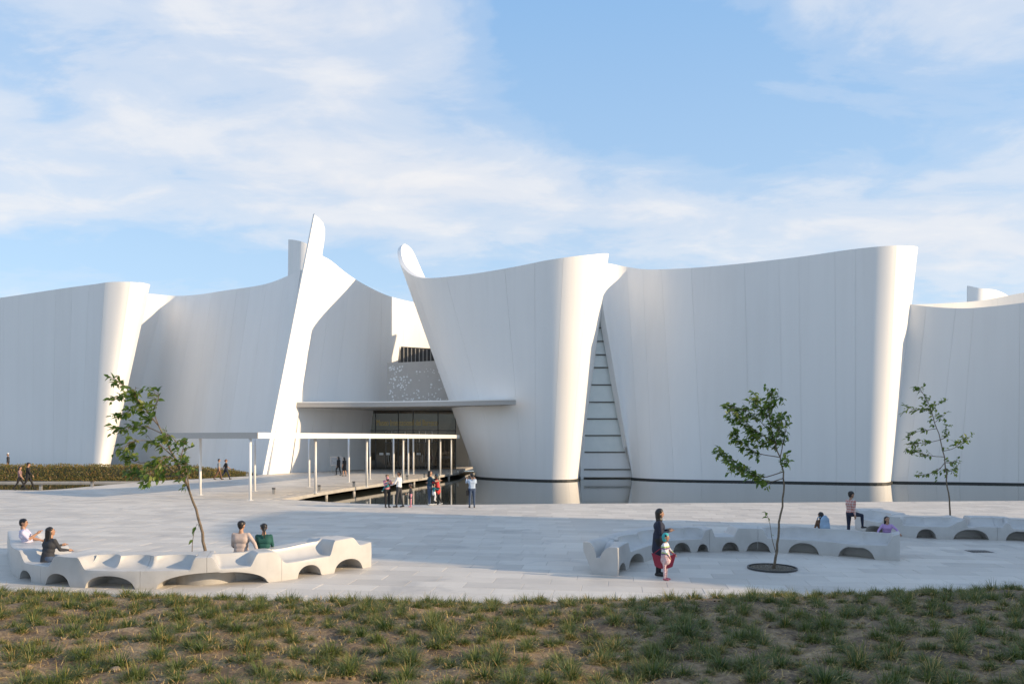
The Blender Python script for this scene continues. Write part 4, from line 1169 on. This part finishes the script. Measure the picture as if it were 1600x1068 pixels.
CHAR = cloth("charcoal_cloth", (0.035, 0.037, 0.045)); WHITE = cloth("white_cloth", (0.76, 0.76, 0.77)); LAV = cloth("pale_lavender_cloth", (0.60, 0.57, 0.72))
BEIGE = cloth("beige_pink_cloth", (0.56, 0.44, 0.38)); GREEN = cloth("dark_green_cloth", (0.012, 0.085, 0.072)); TEAL = cloth("teal_cloth", (0.012, 0.16, 0.20))
RED = cloth("red_cloth", (0.55, 0.05, 0.05)); PINK = cloth("pink_cloth", (0.62, 0.27, 0.32)); LBLUE = cloth("light_blue_cloth", (0.40, 0.50, 0.64)); BROWN = cloth("brown_cloth", (0.16, 0.085, 0.05))
DGREY = cloth("grey_cloth", (0.24, 0.26, 0.28)); PURPLE = cloth("lilac_cloth", (0.45, 0.30, 0.58)); STRIPE = cloth("striped_knit", (0.62, 0.64, 0.70), 'stripe', (0.20, 0.10, 0.24), 7.0, (0.35, 0.48, 0.20))
PLAID = cloth("plaid_shirt", (0.50, 0.20, 0.17), 'plaid', (0.60, 0.54, 0.50), 13.0); FLORAL = cloth("patterned_pink_top", (0.34, 0.20, 0.19), 'spots', (0.16, 0.10, 0.11), 22.0)
PLEG = cloth("pink_patterned_leggings", (0.55, 0.30, 0.34), 'spots', (0.70, 0.62, 0.62), 25.0); DKTEAL = cloth("dark_blue_green_cloth", (0.015, 0.05, 0.085)); MAROON = cloth("crimson_bag_cloth", (0.26, 0.025, 0.05))
SKYB = cloth("pale_blue_nylon", (0.30, 0.42, 0.56)); TURQ = cloth("turquoise_knit", (0.05, 0.40, 0.42))

def remesh(mb, vox, it=3):
    me = mb.mesh("tmp", SKIN); o = bpy.data.objects.new("tmp", me); COL.objects.link(o)
    r = o.modifiers.new("r", 'REMESH'); r.mode = 'VOXEL'; r.voxel_size = vox; r.use_smooth_shade = True
    s = o.modifiers.new("s", 'SMOOTH'); s.iterations = it; s.factor = 0.5
    bpy.context.view_layer.update()
    ev = bpy.data.meshes.new_from_object(o.evaluated_get(bpy.context.evaluated_depsgraph_get()))
    n = len(ev.vertices); co = np.empty(n * 3); ev.vertices.foreach_get('co', co)
    fs = [tuple(p.vertices) for p in ev.polygons]
    bpy.data.objects.remove(o); bpy.data.meshes.remove(me); bpy.data.meshes.remove(ev)
    return co.reshape(-1, 3), fs

def person(label, loc, rz, h=1.68, top=WHITE, bottom=NAVY, shoes=SHOE, skin=SKIN, hair=HAIR, hairstyle='short', lean=0.0, seat=None,
           legL=(0, 0, 0), legR=(0, 0, 0), armL=(0, .15, .12, 0), armR=(0, .15, .12, 0), head=(0, 0), hs=1.0, sleeve=1.0, wide=1.13, skirt=None, coat=0.0, vox=0.015, barelegs=False, group=None, hat=None, twist=0.0):
    """local frame: forward +Y, left hand at -X; leg = (thigh pitch, knee, spread), arm = (pitch, elbow, spread, inward)"""
    k = h / 1.70
    prims = []                                         # (a, b, ra, rb, material index)
    TOP, BOT, SHO, SKN, SK2 = 0, 1, 2, 3, 4
    V = Vector
    def cap(a, b, ra, rb, m): prims.append((V(a), V(b), ra, rb, m))
    hip = V((0, 0, 0)); U = V((0, math.sin(lean), math.cos(lean))); Fw = V((0, math.cos(lean), -math.sin(lean)))
    ct, st = math.cos(twist), math.sin(twist); X = V((ct, st, 0))
    # legs
    feet = []
    for sgn, (tp, kn, sp) in ((-1, legL), (1, legR)):
        j = hip + V((0.092 * sgn, 0, -0.01))
        d1 = V((math.sin(sp) * sgn, math.sin(tp) * math.cos(sp), -math.cos(tp) * math.cos(sp)))
        knee = j + d1 * 0.425; a2 = tp - kn; d2 = V((math.sin(sp) * sgn * 0.5, math.sin(a2), -math.cos(a2))).normalized()
        ank = knee + d2 * 0.40
        cap(j, knee, 0.092 * wide, 0.060, BOT); cap(knee, knee + d2 * 0.14, 0.060, 0.058, SK2); cap(knee + d2 * 0.14, ank, 0.058, 0.040, SK2)
        fa = max(min(a2 * 0.6, 0.9), -0.9); fd = V((0.10 * sgn, math.cos(fa), math.sin(fa))).normalized()
        heel = ank + V((0, -0.03, -0.045)); cap(heel, ank + fd * 0.15 + V((0, 0, -0.055)), 0.040, 0.034, SHO)
        feet.append(min(heel.z, (ank + fd * 0.15).z - 0.055) - 0.036)
    # torso
    cap(hip + X * -0.075, hip + X * 0.075, 0.105 * wide, 0.105 * wide, BOT)
    ch = hip + U * 0.34
    cap(hip + U * 0.08 - X * 0.055, hip + U * 0.08 + X * 0.055, 0.108 * wide, 0.108 * wide, TOP)
    cap(hip + U * 0.20 - X * 0.06, hip + U * 0.20 + X * 0.06, 0.102 * wide, 0.102 * wide, TOP)
    cap(ch - X * 0.085, ch + X * 0.085, 0.112 * wide, 0.112 * wide, TOP); cap(hip + U * 0.42 - X * 0.11, hip + U * 0.42 + X * 0.11, 0.088, 0.088, TOP)
    neck = hip + U * 0.51; cap(hip + U * 0.45, neck + U * 0.05, 0.062, 0.052, SKN)
    # arms
    wr = []
    for sgn, (ap, el, sp, inn) in ((-1, armL), (1, armR)):
        s = hip + U * 0.455 + X * (0.168 * sgn * (0.6 + 0.4 * wide))
        d1 = (X * (math.sin(sp) * sgn) + V((0, math.sin(ap) * math.cos(sp), -math.cos(ap) * math.cos(sp)))).normalized()
        elb = s + d1 * 0.275; a2 = ap + el
        d2 = (X * ((math.sin(sp) * 0.6 - inn) * sgn) + V((0, math.sin(a2), -math.cos(a2)))).normalized(); w = elb + d2 * 0.245
        cap(s, elb, 0.058, 0.046, TOP); cap(elb, elb + d2 * 0.12, 0.046, 0.042, TOP if sleeve > .5 else SKN); cap(elb + d2 * 0.12, w, 0.041, 0.029, TOP if sleeve > .9 else SKN)
        wr.append((w, d2, sgn))
    # skirt or coat tails
    if skirt: 
        cap(hip + U * 0.12, hip + V((0, 0.02, -skirt)), 0.125 * wide, 0.165 * wide, TOP if coat else BOT)
    # head
    yaw, pit = head
    Rh = Matrix.Rotation(yaw, 3, 'Z') @ Matrix.Rotation(-pit, 3, 'X')
    hc = neck + U * 0.05 + (Rh @ V((0, 0.018, 0.115))) * hs
    H = lambda x, y, z: hc + (Rh @ V((x, y, z))) * hs
    cap(H(0, -0.012, 0.022), H(0, 0.018, 0.020), 0.083 * hs, 0.080 * hs, SKN); cap(H(0, 0.030, -0.035), H(0, 0.048, -0.080), 0.058 * hs, 0.036 * hs, SKN)
    cap(H(0, 0.092, 0.0), H(0, 0.104, -0.022), 0.011 * hs, 0.016 * hs, SKN)
    for s in (-1, 1): cap(H(0.078 * s, 0.0, 0.005), H(0.080 * s, -0.006, -0.030), 0.016 * hs, 0.012 * hs, SKN)
    mb = MB()
    for a, b, ra, rb, m in prims:
        d = b - a; L = d.length
        n = max(2, int(L / 0.06) + 1)
        mb.tube([a + d * (i / n) for i in range(n + 1)], [ra + (rb - ra) * i / n for i in range(n + 1)], 14) if L > 1e-4 else None
        mb.ball(a, ra, 14, 9); mb.ball(b, rb, 14, 9)
    co, fs = remesh(mb, vox)
    # material of every face: nearest primitive
    A = np.array([p[0] for p in prims]); Bv = np.array([p[1] for p in prims]); ra = np.array([p[2] for p in prims]); rb = np.array([p[3] for p in prims]); mi = np.array([p[4] for p in prims])
    fc = np.array([co[list(f)].mean(0) for f in fs]); D = Bv - A; L2 = (D ** 2).sum(1) + 1e-9
    tt = np.clip(((fc[:, None] - A[None]) * D[None]).sum(2) / L2[None], 0, 1)
    dist = np.linalg.norm(fc[:, None] - (A[None] + tt[..., None] * D[None]), axis=2) - (ra + (rb - ra) * tt)
    fm = mi[dist.argmin(1)]
    if sleeve >= .9:
        pass
    body = MB(); body.v = [tuple(v) for v in co]; body.f = fs; body.mi = fm.tolist(); body.sm = [True] * len(fs)
    # hands: palm, four unequal fingers curling, thumb from the side
    for w, d2, sgn in wr:
        side = d2.cross(V((0, 0.3, 1))); side = (side if side.length > .1 else X).normalized(); pn = side.cross(d2).normalized()
        if pn.z > 0: pn = -pn
        pc = w + d2 * 0.045
        body.tube([w - d2 * 0.02, w + d2 * 0.02, w + d2 * 0.06, w + d2 * 0.088], [0.026, 0.034, 0.038, 0.030], 8, SKN)
        for q, (off, ln) in enumerate(((-0.030, .068), (-0.010, .078), (0.011, .073), (0.030, .056))):
            b0 = w + d2 * 0.075 + side * off * 1.0; b1 = b0 + (d2 + side * off * 3).normalized() * ln * .5; b2 = b1 + (d2 * .75 + pn * .65).normalized() * ln * .5
            body.tube([b0, b1, b2], [0.0095, 0.0088, 0.0065], 6, SKN)
        tside = side if side.dot(X) * sgn < 0 else -side
        b0 = w + d2 * 0.025 + tside * 0.025; b1 = b0 + (d2 * .6 + tside * .8).normalized() * .032; b2 = b1 + (d2 * .9 + tside * .2 + pn * .3).normalized() * .028
        body.tube([b0, b1, b2], [0.012, 0.0105, 0.008], 6, SKN)
    # place: lowest foot on the ground, or the seat at its height
    z0 = -min(feet) * k if seat is None else seat + 0.095 * k * wide
    def fin_(m): m.v = [tuple(Vector(v) * k + Vector((0, 0, z0))) for v in m.v]; return m
    root = tag(empty("person", loc, rz), label, "person", group)
    link_mesh("body", fin_(body).mesh("body", [top, bottom, shoes, skin, skin if barelegs else bottom]), root)
    # face
    for s in (-1, 1):
        e = MB(); e.ball(H(0.030 * s, 0.088, 0.012), (0.011 * hs, 0.008 * hs, 0.007 * hs), 8, 6); link_mesh("eye", fin_(e).mesh("eye", EYEM), root)
        e = MB(); e.tube([H(0.016 * s, 0.094, 0.031), H(0.032 * s, 0.092, 0.036), H(0.047 * s, 0.082, 0.030)], 0.0045 * hs, 5); link_mesh("eyebrow", fin_(e).mesh("eyebrow", hair), root)
    e = MB(); e.tube([H(-0.022, 0.084, -0.058), H(0, 0.090, -0.060), H(0.022, 0.084, -0.058)], [0.003 * hs, 0.007 * hs, 0.003 * hs], 6); link_mesh("mouth", fin_(e).mesh("mouth", LIP), root)
    # hair
    hm = MB()
    def hb(a, b, r0, r1):
        n = 5; hm.tube([a.lerp(b, i / n) for i in range(n + 1)], [r0 + (r1 - r0) * i / n for i in range(n + 1)], 12); hm.ball(a, r0, 12, 8); hm.ball(b, r1, 12, 8)
    hb(H(0, -0.026, 0.040), H(0, 0.004, 0.052), 0.086 * hs, 0.078 * hs)
    hb(H(0, -0.040, 0.0), H(0, -0.046, -0.035), 0.070 * hs, 0.052 * hs)
    hb(H(-0.055, 0.018, 0.058), H(0.055, 0.018, 0.058), 0.042 * hs, 0.042 * hs)
    dn = V((0, -0.15, -1)).normalized()
    if hairstyle in ('long', 'bob', 'verylong'):
        ln = {'bob': 0.12, 'long': 0.26, 'verylong': 0.42}[hairstyle]
        b0 = H(0, -0.052, -0.01); hb(b0, b0 + V((0, -0.035, -ln)), 0.075 * hs, 0.06 if ln < .3 else 0.045)
        for s in (-1, 1): b1 = H(0.066 * s, -0.018, 0.0); hb(b1, b1 + V((0.012 * s, -0.03, -ln * .8)), 0.036 * hs, 0.028)
    if hairstyle in ('tail', 'bun'):
        b0 = H(0, -0.10, 0.02); hb(b0, b0 + V((0, -0.03, -0.05)), 0.034, 0.032)
        if hairstyle == 'tail': hb(b0 + V((0, -0.03, -0.05)), b0 + V((0, -0.045, -0.27)), 0.032, 0.014)
    co, fs = remesh(hm, 0.013, 2)
    h2 = MB(); h2.v = [tuple(v) for v in co]; h2.f = fs; h2.mi = [0] * len(fs); h2.sm = [True] * len(fs)
    link_mesh("hair", fin_(h2).mesh("hair", hair), root)
    if hat:
        hm = MB(); hb(H(0, -0.018, 0.052), H(0, 0.000, 0.058), 0.092 * hs, 0.088 * hs)
        if hat[1] == 'scarf':
            hb(H(0, -0.03, 0.03), H(0, -0.035, -0.09), 0.098 * hs, 0.085 * hs); hb(H(0, -0.02, -0.12), H(0, -0.02, -0.16), 0.07, 0.09)
        if hat[1] == 'hood':
            hb(H(0, -0.03, 0.02), H(0, -0.03, -0.06), 0.096 * hs, 0.078 * hs)
        if hat[1] == 'pom': hb(H(0, -0.02, 0.15), H(0, -0.02, 0.155), 0.03, 0.03)
        co, fs = remesh(hm, 0.013, 2)
        h2 = MB(); h2.v = [tuple(v) for v in co]; h2.f = fs; h2.mi = [0] * len(fs); h2.sm = [True] * len(fs)
        link_mesh("hat" if hat[1] in ('pom', 'hood') else "headscarf", fin_(h2).mesh("hat", hat[0]), root)
    M = Matrix.Translation(loc) @ Matrix.Rotation(rz, 4, 'Z')
    return root, (lambda v: M @ (Vector(v) * k + Vector((0, 0, z0)))), [w[0] + w[1] * .06 for w in wr], H

R_ = math.radians
RIGHT, LEFT, AWAY, TOWARD = R_(-90), R_(90), 0.0, R_(180)
def gp(px, py): return G(px, py)
ARM = (0, .15, .12, 0)

# on the left bench
p = G(40, 905 - 36); 
s1 = Vector((*(cL[62] + nL[62] * 0.80), 0.0))
def bench_at(px, c, nrm, v):
    q = 800 + c[:, 0] / c[:, 1] * FPX; i = int(np.argmin(np.abs(q - px))); return Vector((c[i, 0] + nrm[i, 0] * v, c[i, 1] + nrm[i, 1] * v, 0))
man_d = 20.2
person("man in pale lavender shirt and sunglasses leaning back on the left bench end", Vector(((46 - 800) * man_d / FPX, man_d, 0)), RIGHT + 0.25, 1.66, LAV, CHAR, SHOE, hairstyle='short', lean=-0.30, seat=0.43,
       legL=(1.62, .42, .05), legR=(1.55, 1.3, .05), armL=(.5, .8, .3, .2), armR=(.75, 1.5, .1, .3), head=(0.1, 0.05), sleeve=.4, group="people sitting on the left bench")
wd = 18.5
rt, TF, hands, Hh = person("woman in black jacket with long dark hair sitting in the dip of the left bench", Vector(((74 - 800) * wd / FPX, wd, 0)), R_(-28), 1.62, CHAR, JEANS, SHOE, hairstyle='verylong', lean=0.16, seat=0.40,
       legL=(1.5, 1.5, .06), legR=(1.55, 1.2, .05), armL=(.7, 1.0, .15, .3), armR=(.5, .9, .1, .2), head=(-0.4, -.25), group="people sitting on the left bench", skirt=0.10, coat=1)
cd = 18.95
person("man in beige shirt seen from behind, his right arm round the woman in green", Vector(((377 - 800) * cd / FPX, cd, 0)), AWAY - .06, 1.74, BEIGE, CHAR, SHOE, hairstyle='short', seat=0.44, lean=-.02,
       legL=(1.5, 1.5, .12), legR=(1.5, 1.5, .12), armL=(.25, .7, .2, .3), armR=(-.35, -.15, .72, -.15), head=(-.15, 0), wide=1.14, group="people sitting on the left bench")
person("woman in dark green top with black ponytail seen from behind on the bench", Vector(((412 - 800) * 19.05 / FPX, 19.05, 0)), AWAY + .1, 1.60, GREEN, NAVY, SHOE, hairstyle='tail', seat=0.44, lean=.06,
       legL=(1.5, 1.5, .08), legR=(1.5, 1.5, .08), armL=(.4, .9, .1, .3), armR=(.4, .9, .1, .3), head=(.4, -.05), wide=1.05, group="people sitting on the left bench")
# strolling pairs at the left
WK = dict(legL=(.42, .08, 0), legR=(-.32, .30, 0), armL=(-.35, .2, .1, 0), armR=(.35, .3, .1, 0))
person("short dark-haired woman in patterned pink top walking beside the left pool", gp(31, 765.5), RIGHT + .2, 1.58, FLORAL, BLACK, SHOE, hairstyle='bob', sleeve=.4, wide=1.05, group="pair walking by the left pool", **WK)
person("man in black leather jacket and cap walking beside the left pool", gp(44, 764.8), RIGHT + .5, 1.80, BLACK, BLACK, SHOE, hairstyle='short', hat=(BLACK, 'cap'), group="pair walking by the left pool", **WK)
person("man in grey shirt and brown trousers walking under the roof", gp(342, 749), R_(-70), 1.72, DGREY, BROWN, SHOE, hairstyle='short', group="pair walking in front of the left wall", legL=(.3, .1, 0), legR=(-.3, .3, 0), sleeve=.4)
person("woman in black dress reaching back to the man in grey", gp(353, 748.5), R_(-60), 1.70, BLACK, NAVY, SHOE, hair=simple("auburn_hair", (0.16, 0.07, 0.035), .5, .3, 30), hairstyle='bun', group="pair walking in front of the left wall", legL=(-.38, .35, 0), legR=(.4, .1, 0), sleeve=.2, armL=(-.5, .2, .2, 0), armR=(.3, .6, .1, .2))
# group at the pool edge
_, TFm, hd, _ = person("mother in teal and pink top holding a baby at the pool edge", gp(605, 792.5), R_(-150), 1.60, PINK, BLACK, SHOE, hair=simple("brown_hair", (0.06, 0.03, 0.015), .5, .3, 30), hairstyle='bun', armL=(.8, 1.3, .1, .5), armR=(.8, 1.2, .1, .5), head=(-.3, -.1), group="family at the pool edge", sleeve=1.0, wide=1.05)
person("man in white shirt and dark trousers facing the mother with baby", gp(623.5, 792.5), R_(75), 1.76, WHITE, CHAR, SHOE, hairstyle='short', armL=(.5, .7, .15, .2), armR=(.1, .3, .15, 0), legL=(.12, .05, .05), legR=(-.14, .1, .05), head=(.1, -.2), wide=1.08, group="family at the pool edge", skin=SKIN2)
person("small girl in dark dress and pink tights at the pool edge", gp(642, 791.5), R_(100), 1.12, CHAR, PINK, simple("pink_shoe", (.5, .2, .25), .6), hairstyle='bob', hs=1.25, skirt=.22, coat=1, wide=1.05, group="family at the pool edge", armL=(.5, .5, .2, 0), vox=0.017)
person("baby in pink knitted hat and teal jumper held by its mother", TFm((0.05, 0.20, 0.20)) - Vector((0, 0, 0.06)), R_(60), 0.72, TEAL, TEAL, WSHOE, hs=1.9, seat=0.0, legL=(1.2, .8, .3), legR=(1.2, .8, .3), armL=(.6, .8, .3, .1), armR=(.6, .8, .3, .1), hat=(PINK, 'pom'), wide=1.3, vox=0.03, group="family at the pool edge")
_, TFd, hd2, _ = person("person in dark teal shirt and jeans hugging a small child in red", gp(671, 789), R_(-75), 1.74, DKTEAL, JEANS, WSHOE, hairstyle='bob', armL=(.7, 1.0, .2, .2), armR=(.8, .9, .2, .3), head=(0, -.3), lean=.08, wide=1.12, group="hugging family at the pool edge", sleeve=.4)
person("woman in red jacket leaning close to the person in dark teal", gp(684, 788.5), R_(95), 1.55, RED, BLACK, WSHOE, hairstyle='long', armL=(1.1, .5, .2, .1), armR=(.9, .6, .2, .2), lean=.12, group="hugging family at the pool edge", legL=(.2, .1, 0), legR=(-.15, .2, 0), skirt=.16, coat=1, hat=(DKTEAL, 'hood'))
person("little child with white skirt carried between the two adults in red and teal", gp(678.5, 788.9) + Vector((0, -.22, .62)), R_(-60), 0.85, TEAL, WHITE, WSHOE, hairstyle='short', hs=1.5, seat=0.0, legL=(.5, .6, .2), legR=(.3, .5, .2), armL=(1.0, .5, .3, 0), armR=(1.0, .5, .3, 0), head=(.4, 0), wide=1.2, vox=.022, skirt=.15, group="hugging family at the pool edge")
_, TFc, hc_, _ = person("woman in pale blue blouse and jeans photographing the museum, seen from behind", gp(737.5, 792.8), AWAY + .25, 1.66, LBLUE, JEANS, SHOE, hairstyle='tail', armL=(1.05, 1.35, .25, .35), armR=(.95, 1.5, .3, .35), legL=(.05, .03, .03), legR=(-.03, .02, .03), head=(.3, 0.05))
q = TFc((-.05, .36, .63)); mb = MB(); mb.box((-.07, -.03, -.045), (.07, .03, .045)); mb.tube([(0, .03, 0), (0, .07, 0)], .035, 12)
tag(mb.build("camera", DARKM, loc=q), "small black camera held up by the woman in pale blue", "camera").rotation_euler = (0, 0, .25)
q = TFc((-.24, -.02, .0)); mb = MB(); mb.box((-.05, -.13, -.30), (.05, .13, -.04)); mb.tube([(0, -.12, -.05), (.10, -.02, .30), (.22, 0, .44)], .008, 6)
tag(mb.build("handbag", BLACK, loc=q), "black shoulder bag hanging at the photographing woman's left hip", "bag")
# on the deck near the doors
person("woman in black stepping along the deck toward the doors", gp(529, 742.5), R_(70), 1.70, BLACK, BLACK, SHOE, hairstyle='long', legL=(.45, .5, 0), legR=(-.2, .1, 0), group="pair walking on the deck")
person("woman in black top with bare legs walking on the deck", gp(538, 743.5), R_(60), 1.66, BLACK, BLACK, SHOE, hairstyle='long', barelegs=True, skirt=.28, coat=1, sleeve=.2, legL=(.1, .05, 0), legR=(-.1, .1, 0), group="pair walking on the deck")
person("man in white shirt and black trousers standing at the glass front", gp(584, 731.9), R_(170), 1.78, WHITE, BLACK, SHOE, hairstyle='short', sleeve=.4, legL=(.1, .05, 0), legR=(-.15, .1, 0), group="people by the glass front")
person("person in dark clothes half hidden behind a walkway post", gp(574, 731.5), R_(150), 1.74, NAVY, BLACK, SHOE, hairstyle='short', group="people by the glass front")
for px, d, tp, lab in ((636, 87.0, BEIGE, "visitor in beige top just inside the lobby doors"), (642, 88.5, PINK, "visitor in pink top standing deeper in the lobby"), (668, 86.5, NAVY, "visitor in dark blue clothes in the lobby by the dark door"), (672.5, 89.5, RED, "visitor in red top at the back of the lobby")):
    person(lab, Vector(((px - 800) * d / FPX, d, 0)), R_(170), 1.66, tp, BLACK, SHOE, hairstyle='bob', vox=.022, group="visitors inside the lobby")
# at the right bench
person("woman in long navy coat and black headscarf standing by the right bench", gp(1030, 899), RIGHT - .1, 1.62, NAVY, BLACK, SHOE, hairstyle='short', hat=(HAIR, 'scarf'), coat=1, skirt=.25, wide=1.30, armL=(.1, 1.75, .15, .5), armR=(.1, 1.75, .15, .5), legL=(.05, .05, .03), legR=(-.05, .05, .03), head=(0, 0))
_, TFk, hk, _ = person("small child in striped jumper and turquoise hat holding a crimson bag", gp(1039.5, 905.5), R_(-120), 1.06, STRIPE, PLEG, simple("pink_boots", (.45, .12, .16), .6), hairstyle='short', hs=1.3, hat=(TURQ, 'hood'), armL=(.35, .4, .35, 0), armR=(.35, .4, .35, 0), wide=1.25, skirt=.16, vox=0.016)
q = TFk((0, -.06, -.10)); mb = MB()
vs = []
for i in range(13):
    f = i / 12 * 2 - 1; x = f * .29
    for z, t in ((.02 + .10 * abs(f), .03), (-.24 + .06 * f * f, .07)): vs += [(x * (1.0 if z > -.1 else .72), -t, z), (x * (1.0 if z > -.1 else .72), t, z)]
fs = []
for i in range(12):
    a = i * 4; b = a + 4; fs += [(a, b, b + 2, a + 2), (a + 1, a + 3, b + 3, b + 1), (a + 2, b + 2, b + 3, a + 3), (a, a + 1, b + 1, b)]
fs += [(0, 2, 3, 1), (48, 49, 51, 50)]
mb.add(vs, fs, 0, True); mb.tube([(-.24, 0, .10), (-.1, .0, .22), (.1, 0, .22), (.24, 0, .10)], .012, 6)
bag = tag(mb.build("shopping_bag", MAROON, loc=q, sharp=50), "wide crimson cloth bag held behind the small striped child", "bag"); bag.rotation_euler = (0, 0, R_(-15))
kd = 23.9
b0 = bench_at(1277, cR, nR, 0.98)
_, TFb, _, _ = person("child kneeling on the right bench under a big pale blue backpack", b0 + Vector((0, 0, 0)), R_(14), 1.18, BROWN, NAVY, SHOE, hairstyle='long', hs=1.2, seat=.50, lean=.10, legL=(1.3, 2.2, .15), legR=(1.3, 2.2, .15), armL=(.2, .3, .25, 0), armR=(.1, .3, .25, 0), head=(.3, -.1), sleeve=.4, group="children on the right bench")
bp = MB(); bp.ball((0, 0, -.02), (.17, .10, .23), 14, 10); bp.ball((0, .0, .13), (.15, .095, .14), 12, 8); bp.ball((0, -.08, -.09), (.13, .06, .10), 12, 8); bp.ball((0, 0, .25), (.07, .06, .05), 8, 6)
co, fs = remesh(bp, .018, 3); b2 = MB(); b2.v = [tuple(v) for v in co]; b2.f = fs; b2.mi = [0] * len(fs); b2.sm = [True] * len(fs)
for s in (-1, 1): b2.tube([(.09 * s, .08, .24), (.10 * s, .20, .22), (.11 * s, .26, .05), (.10 * s, .12, -.18)], .018, 6)
q = TFb((0.02, -.20, .30)); o = tag(b2.build("backpack", SKYB, loc=q), "big pale blue backpack worn by the kneeling child", "backpack"); o.rotation_euler = (-.10, .08, R_(14))
b1 = bench_at(1315, cR, nR, 0.92); b1.z = 0.43
person("boy in plaid shirt stepping up onto the right bench", b1, RIGHT + .35, 1.36, PLAID, NAVY, SHOE, hairstyle='short', hs=1.12, legR=(1.42, 1.38, .05), legL=(.0, .03, .02), armL=(.3, .4, .15, 0), armR=(-.15, .2, .15, 0), head=(-.1, 0), group="children on the right bench", skin=SKIN2)
b3 = bench_at(1390, cR, nR, 1.12)
person("girl in lilac top crouching behind the right end of the bench", b3, R_(160), 1.15, PURPLE, NAVY, SHOE, hairstyle='long', hs=1.2, seat=.50, lean=.25, legL=(1.4, 2.0, .1), legR=(1.4, 2.0, .1), armL=(.5, .4, .75, 0), armR=(.5, .4, .6, 0), head=(.5, -.3), group="children on the right bench")
person("distant man in dark clothes standing on the hedge at the left edge", Vector(((7 - 800) * 70 / FPX, 70.5, 0.25)), R_(120), 1.75, CHAR, BLACK, SHOE, hairstyle='short', vox=.024, hat=(WHITE, 'cap'))

# grey information board by the courtyard wall
p = gp(526, 738.5)
root = tag(empty("information_board", p, R_(-8)), "grey information board standing against the courtyard wall", "sign")
mb = MB(); mb.box((-.62, -.05, .72), (.62, .05, 1.62)); mb.build("board", SCREENM, root)
for s in (-.5, .5): mb = MB(); mb.box((s - .03, -.03, 0), (s + .03, .03, .72)); mb.build("leg", STEEL, root)
mb = MB(); mb.box((-.52, -.062, .84), (.52, -.052, 1.52)); mb.build("printed_panel", simple("board_print", (.30, .31, .33), .4, .35, 5.0), root)
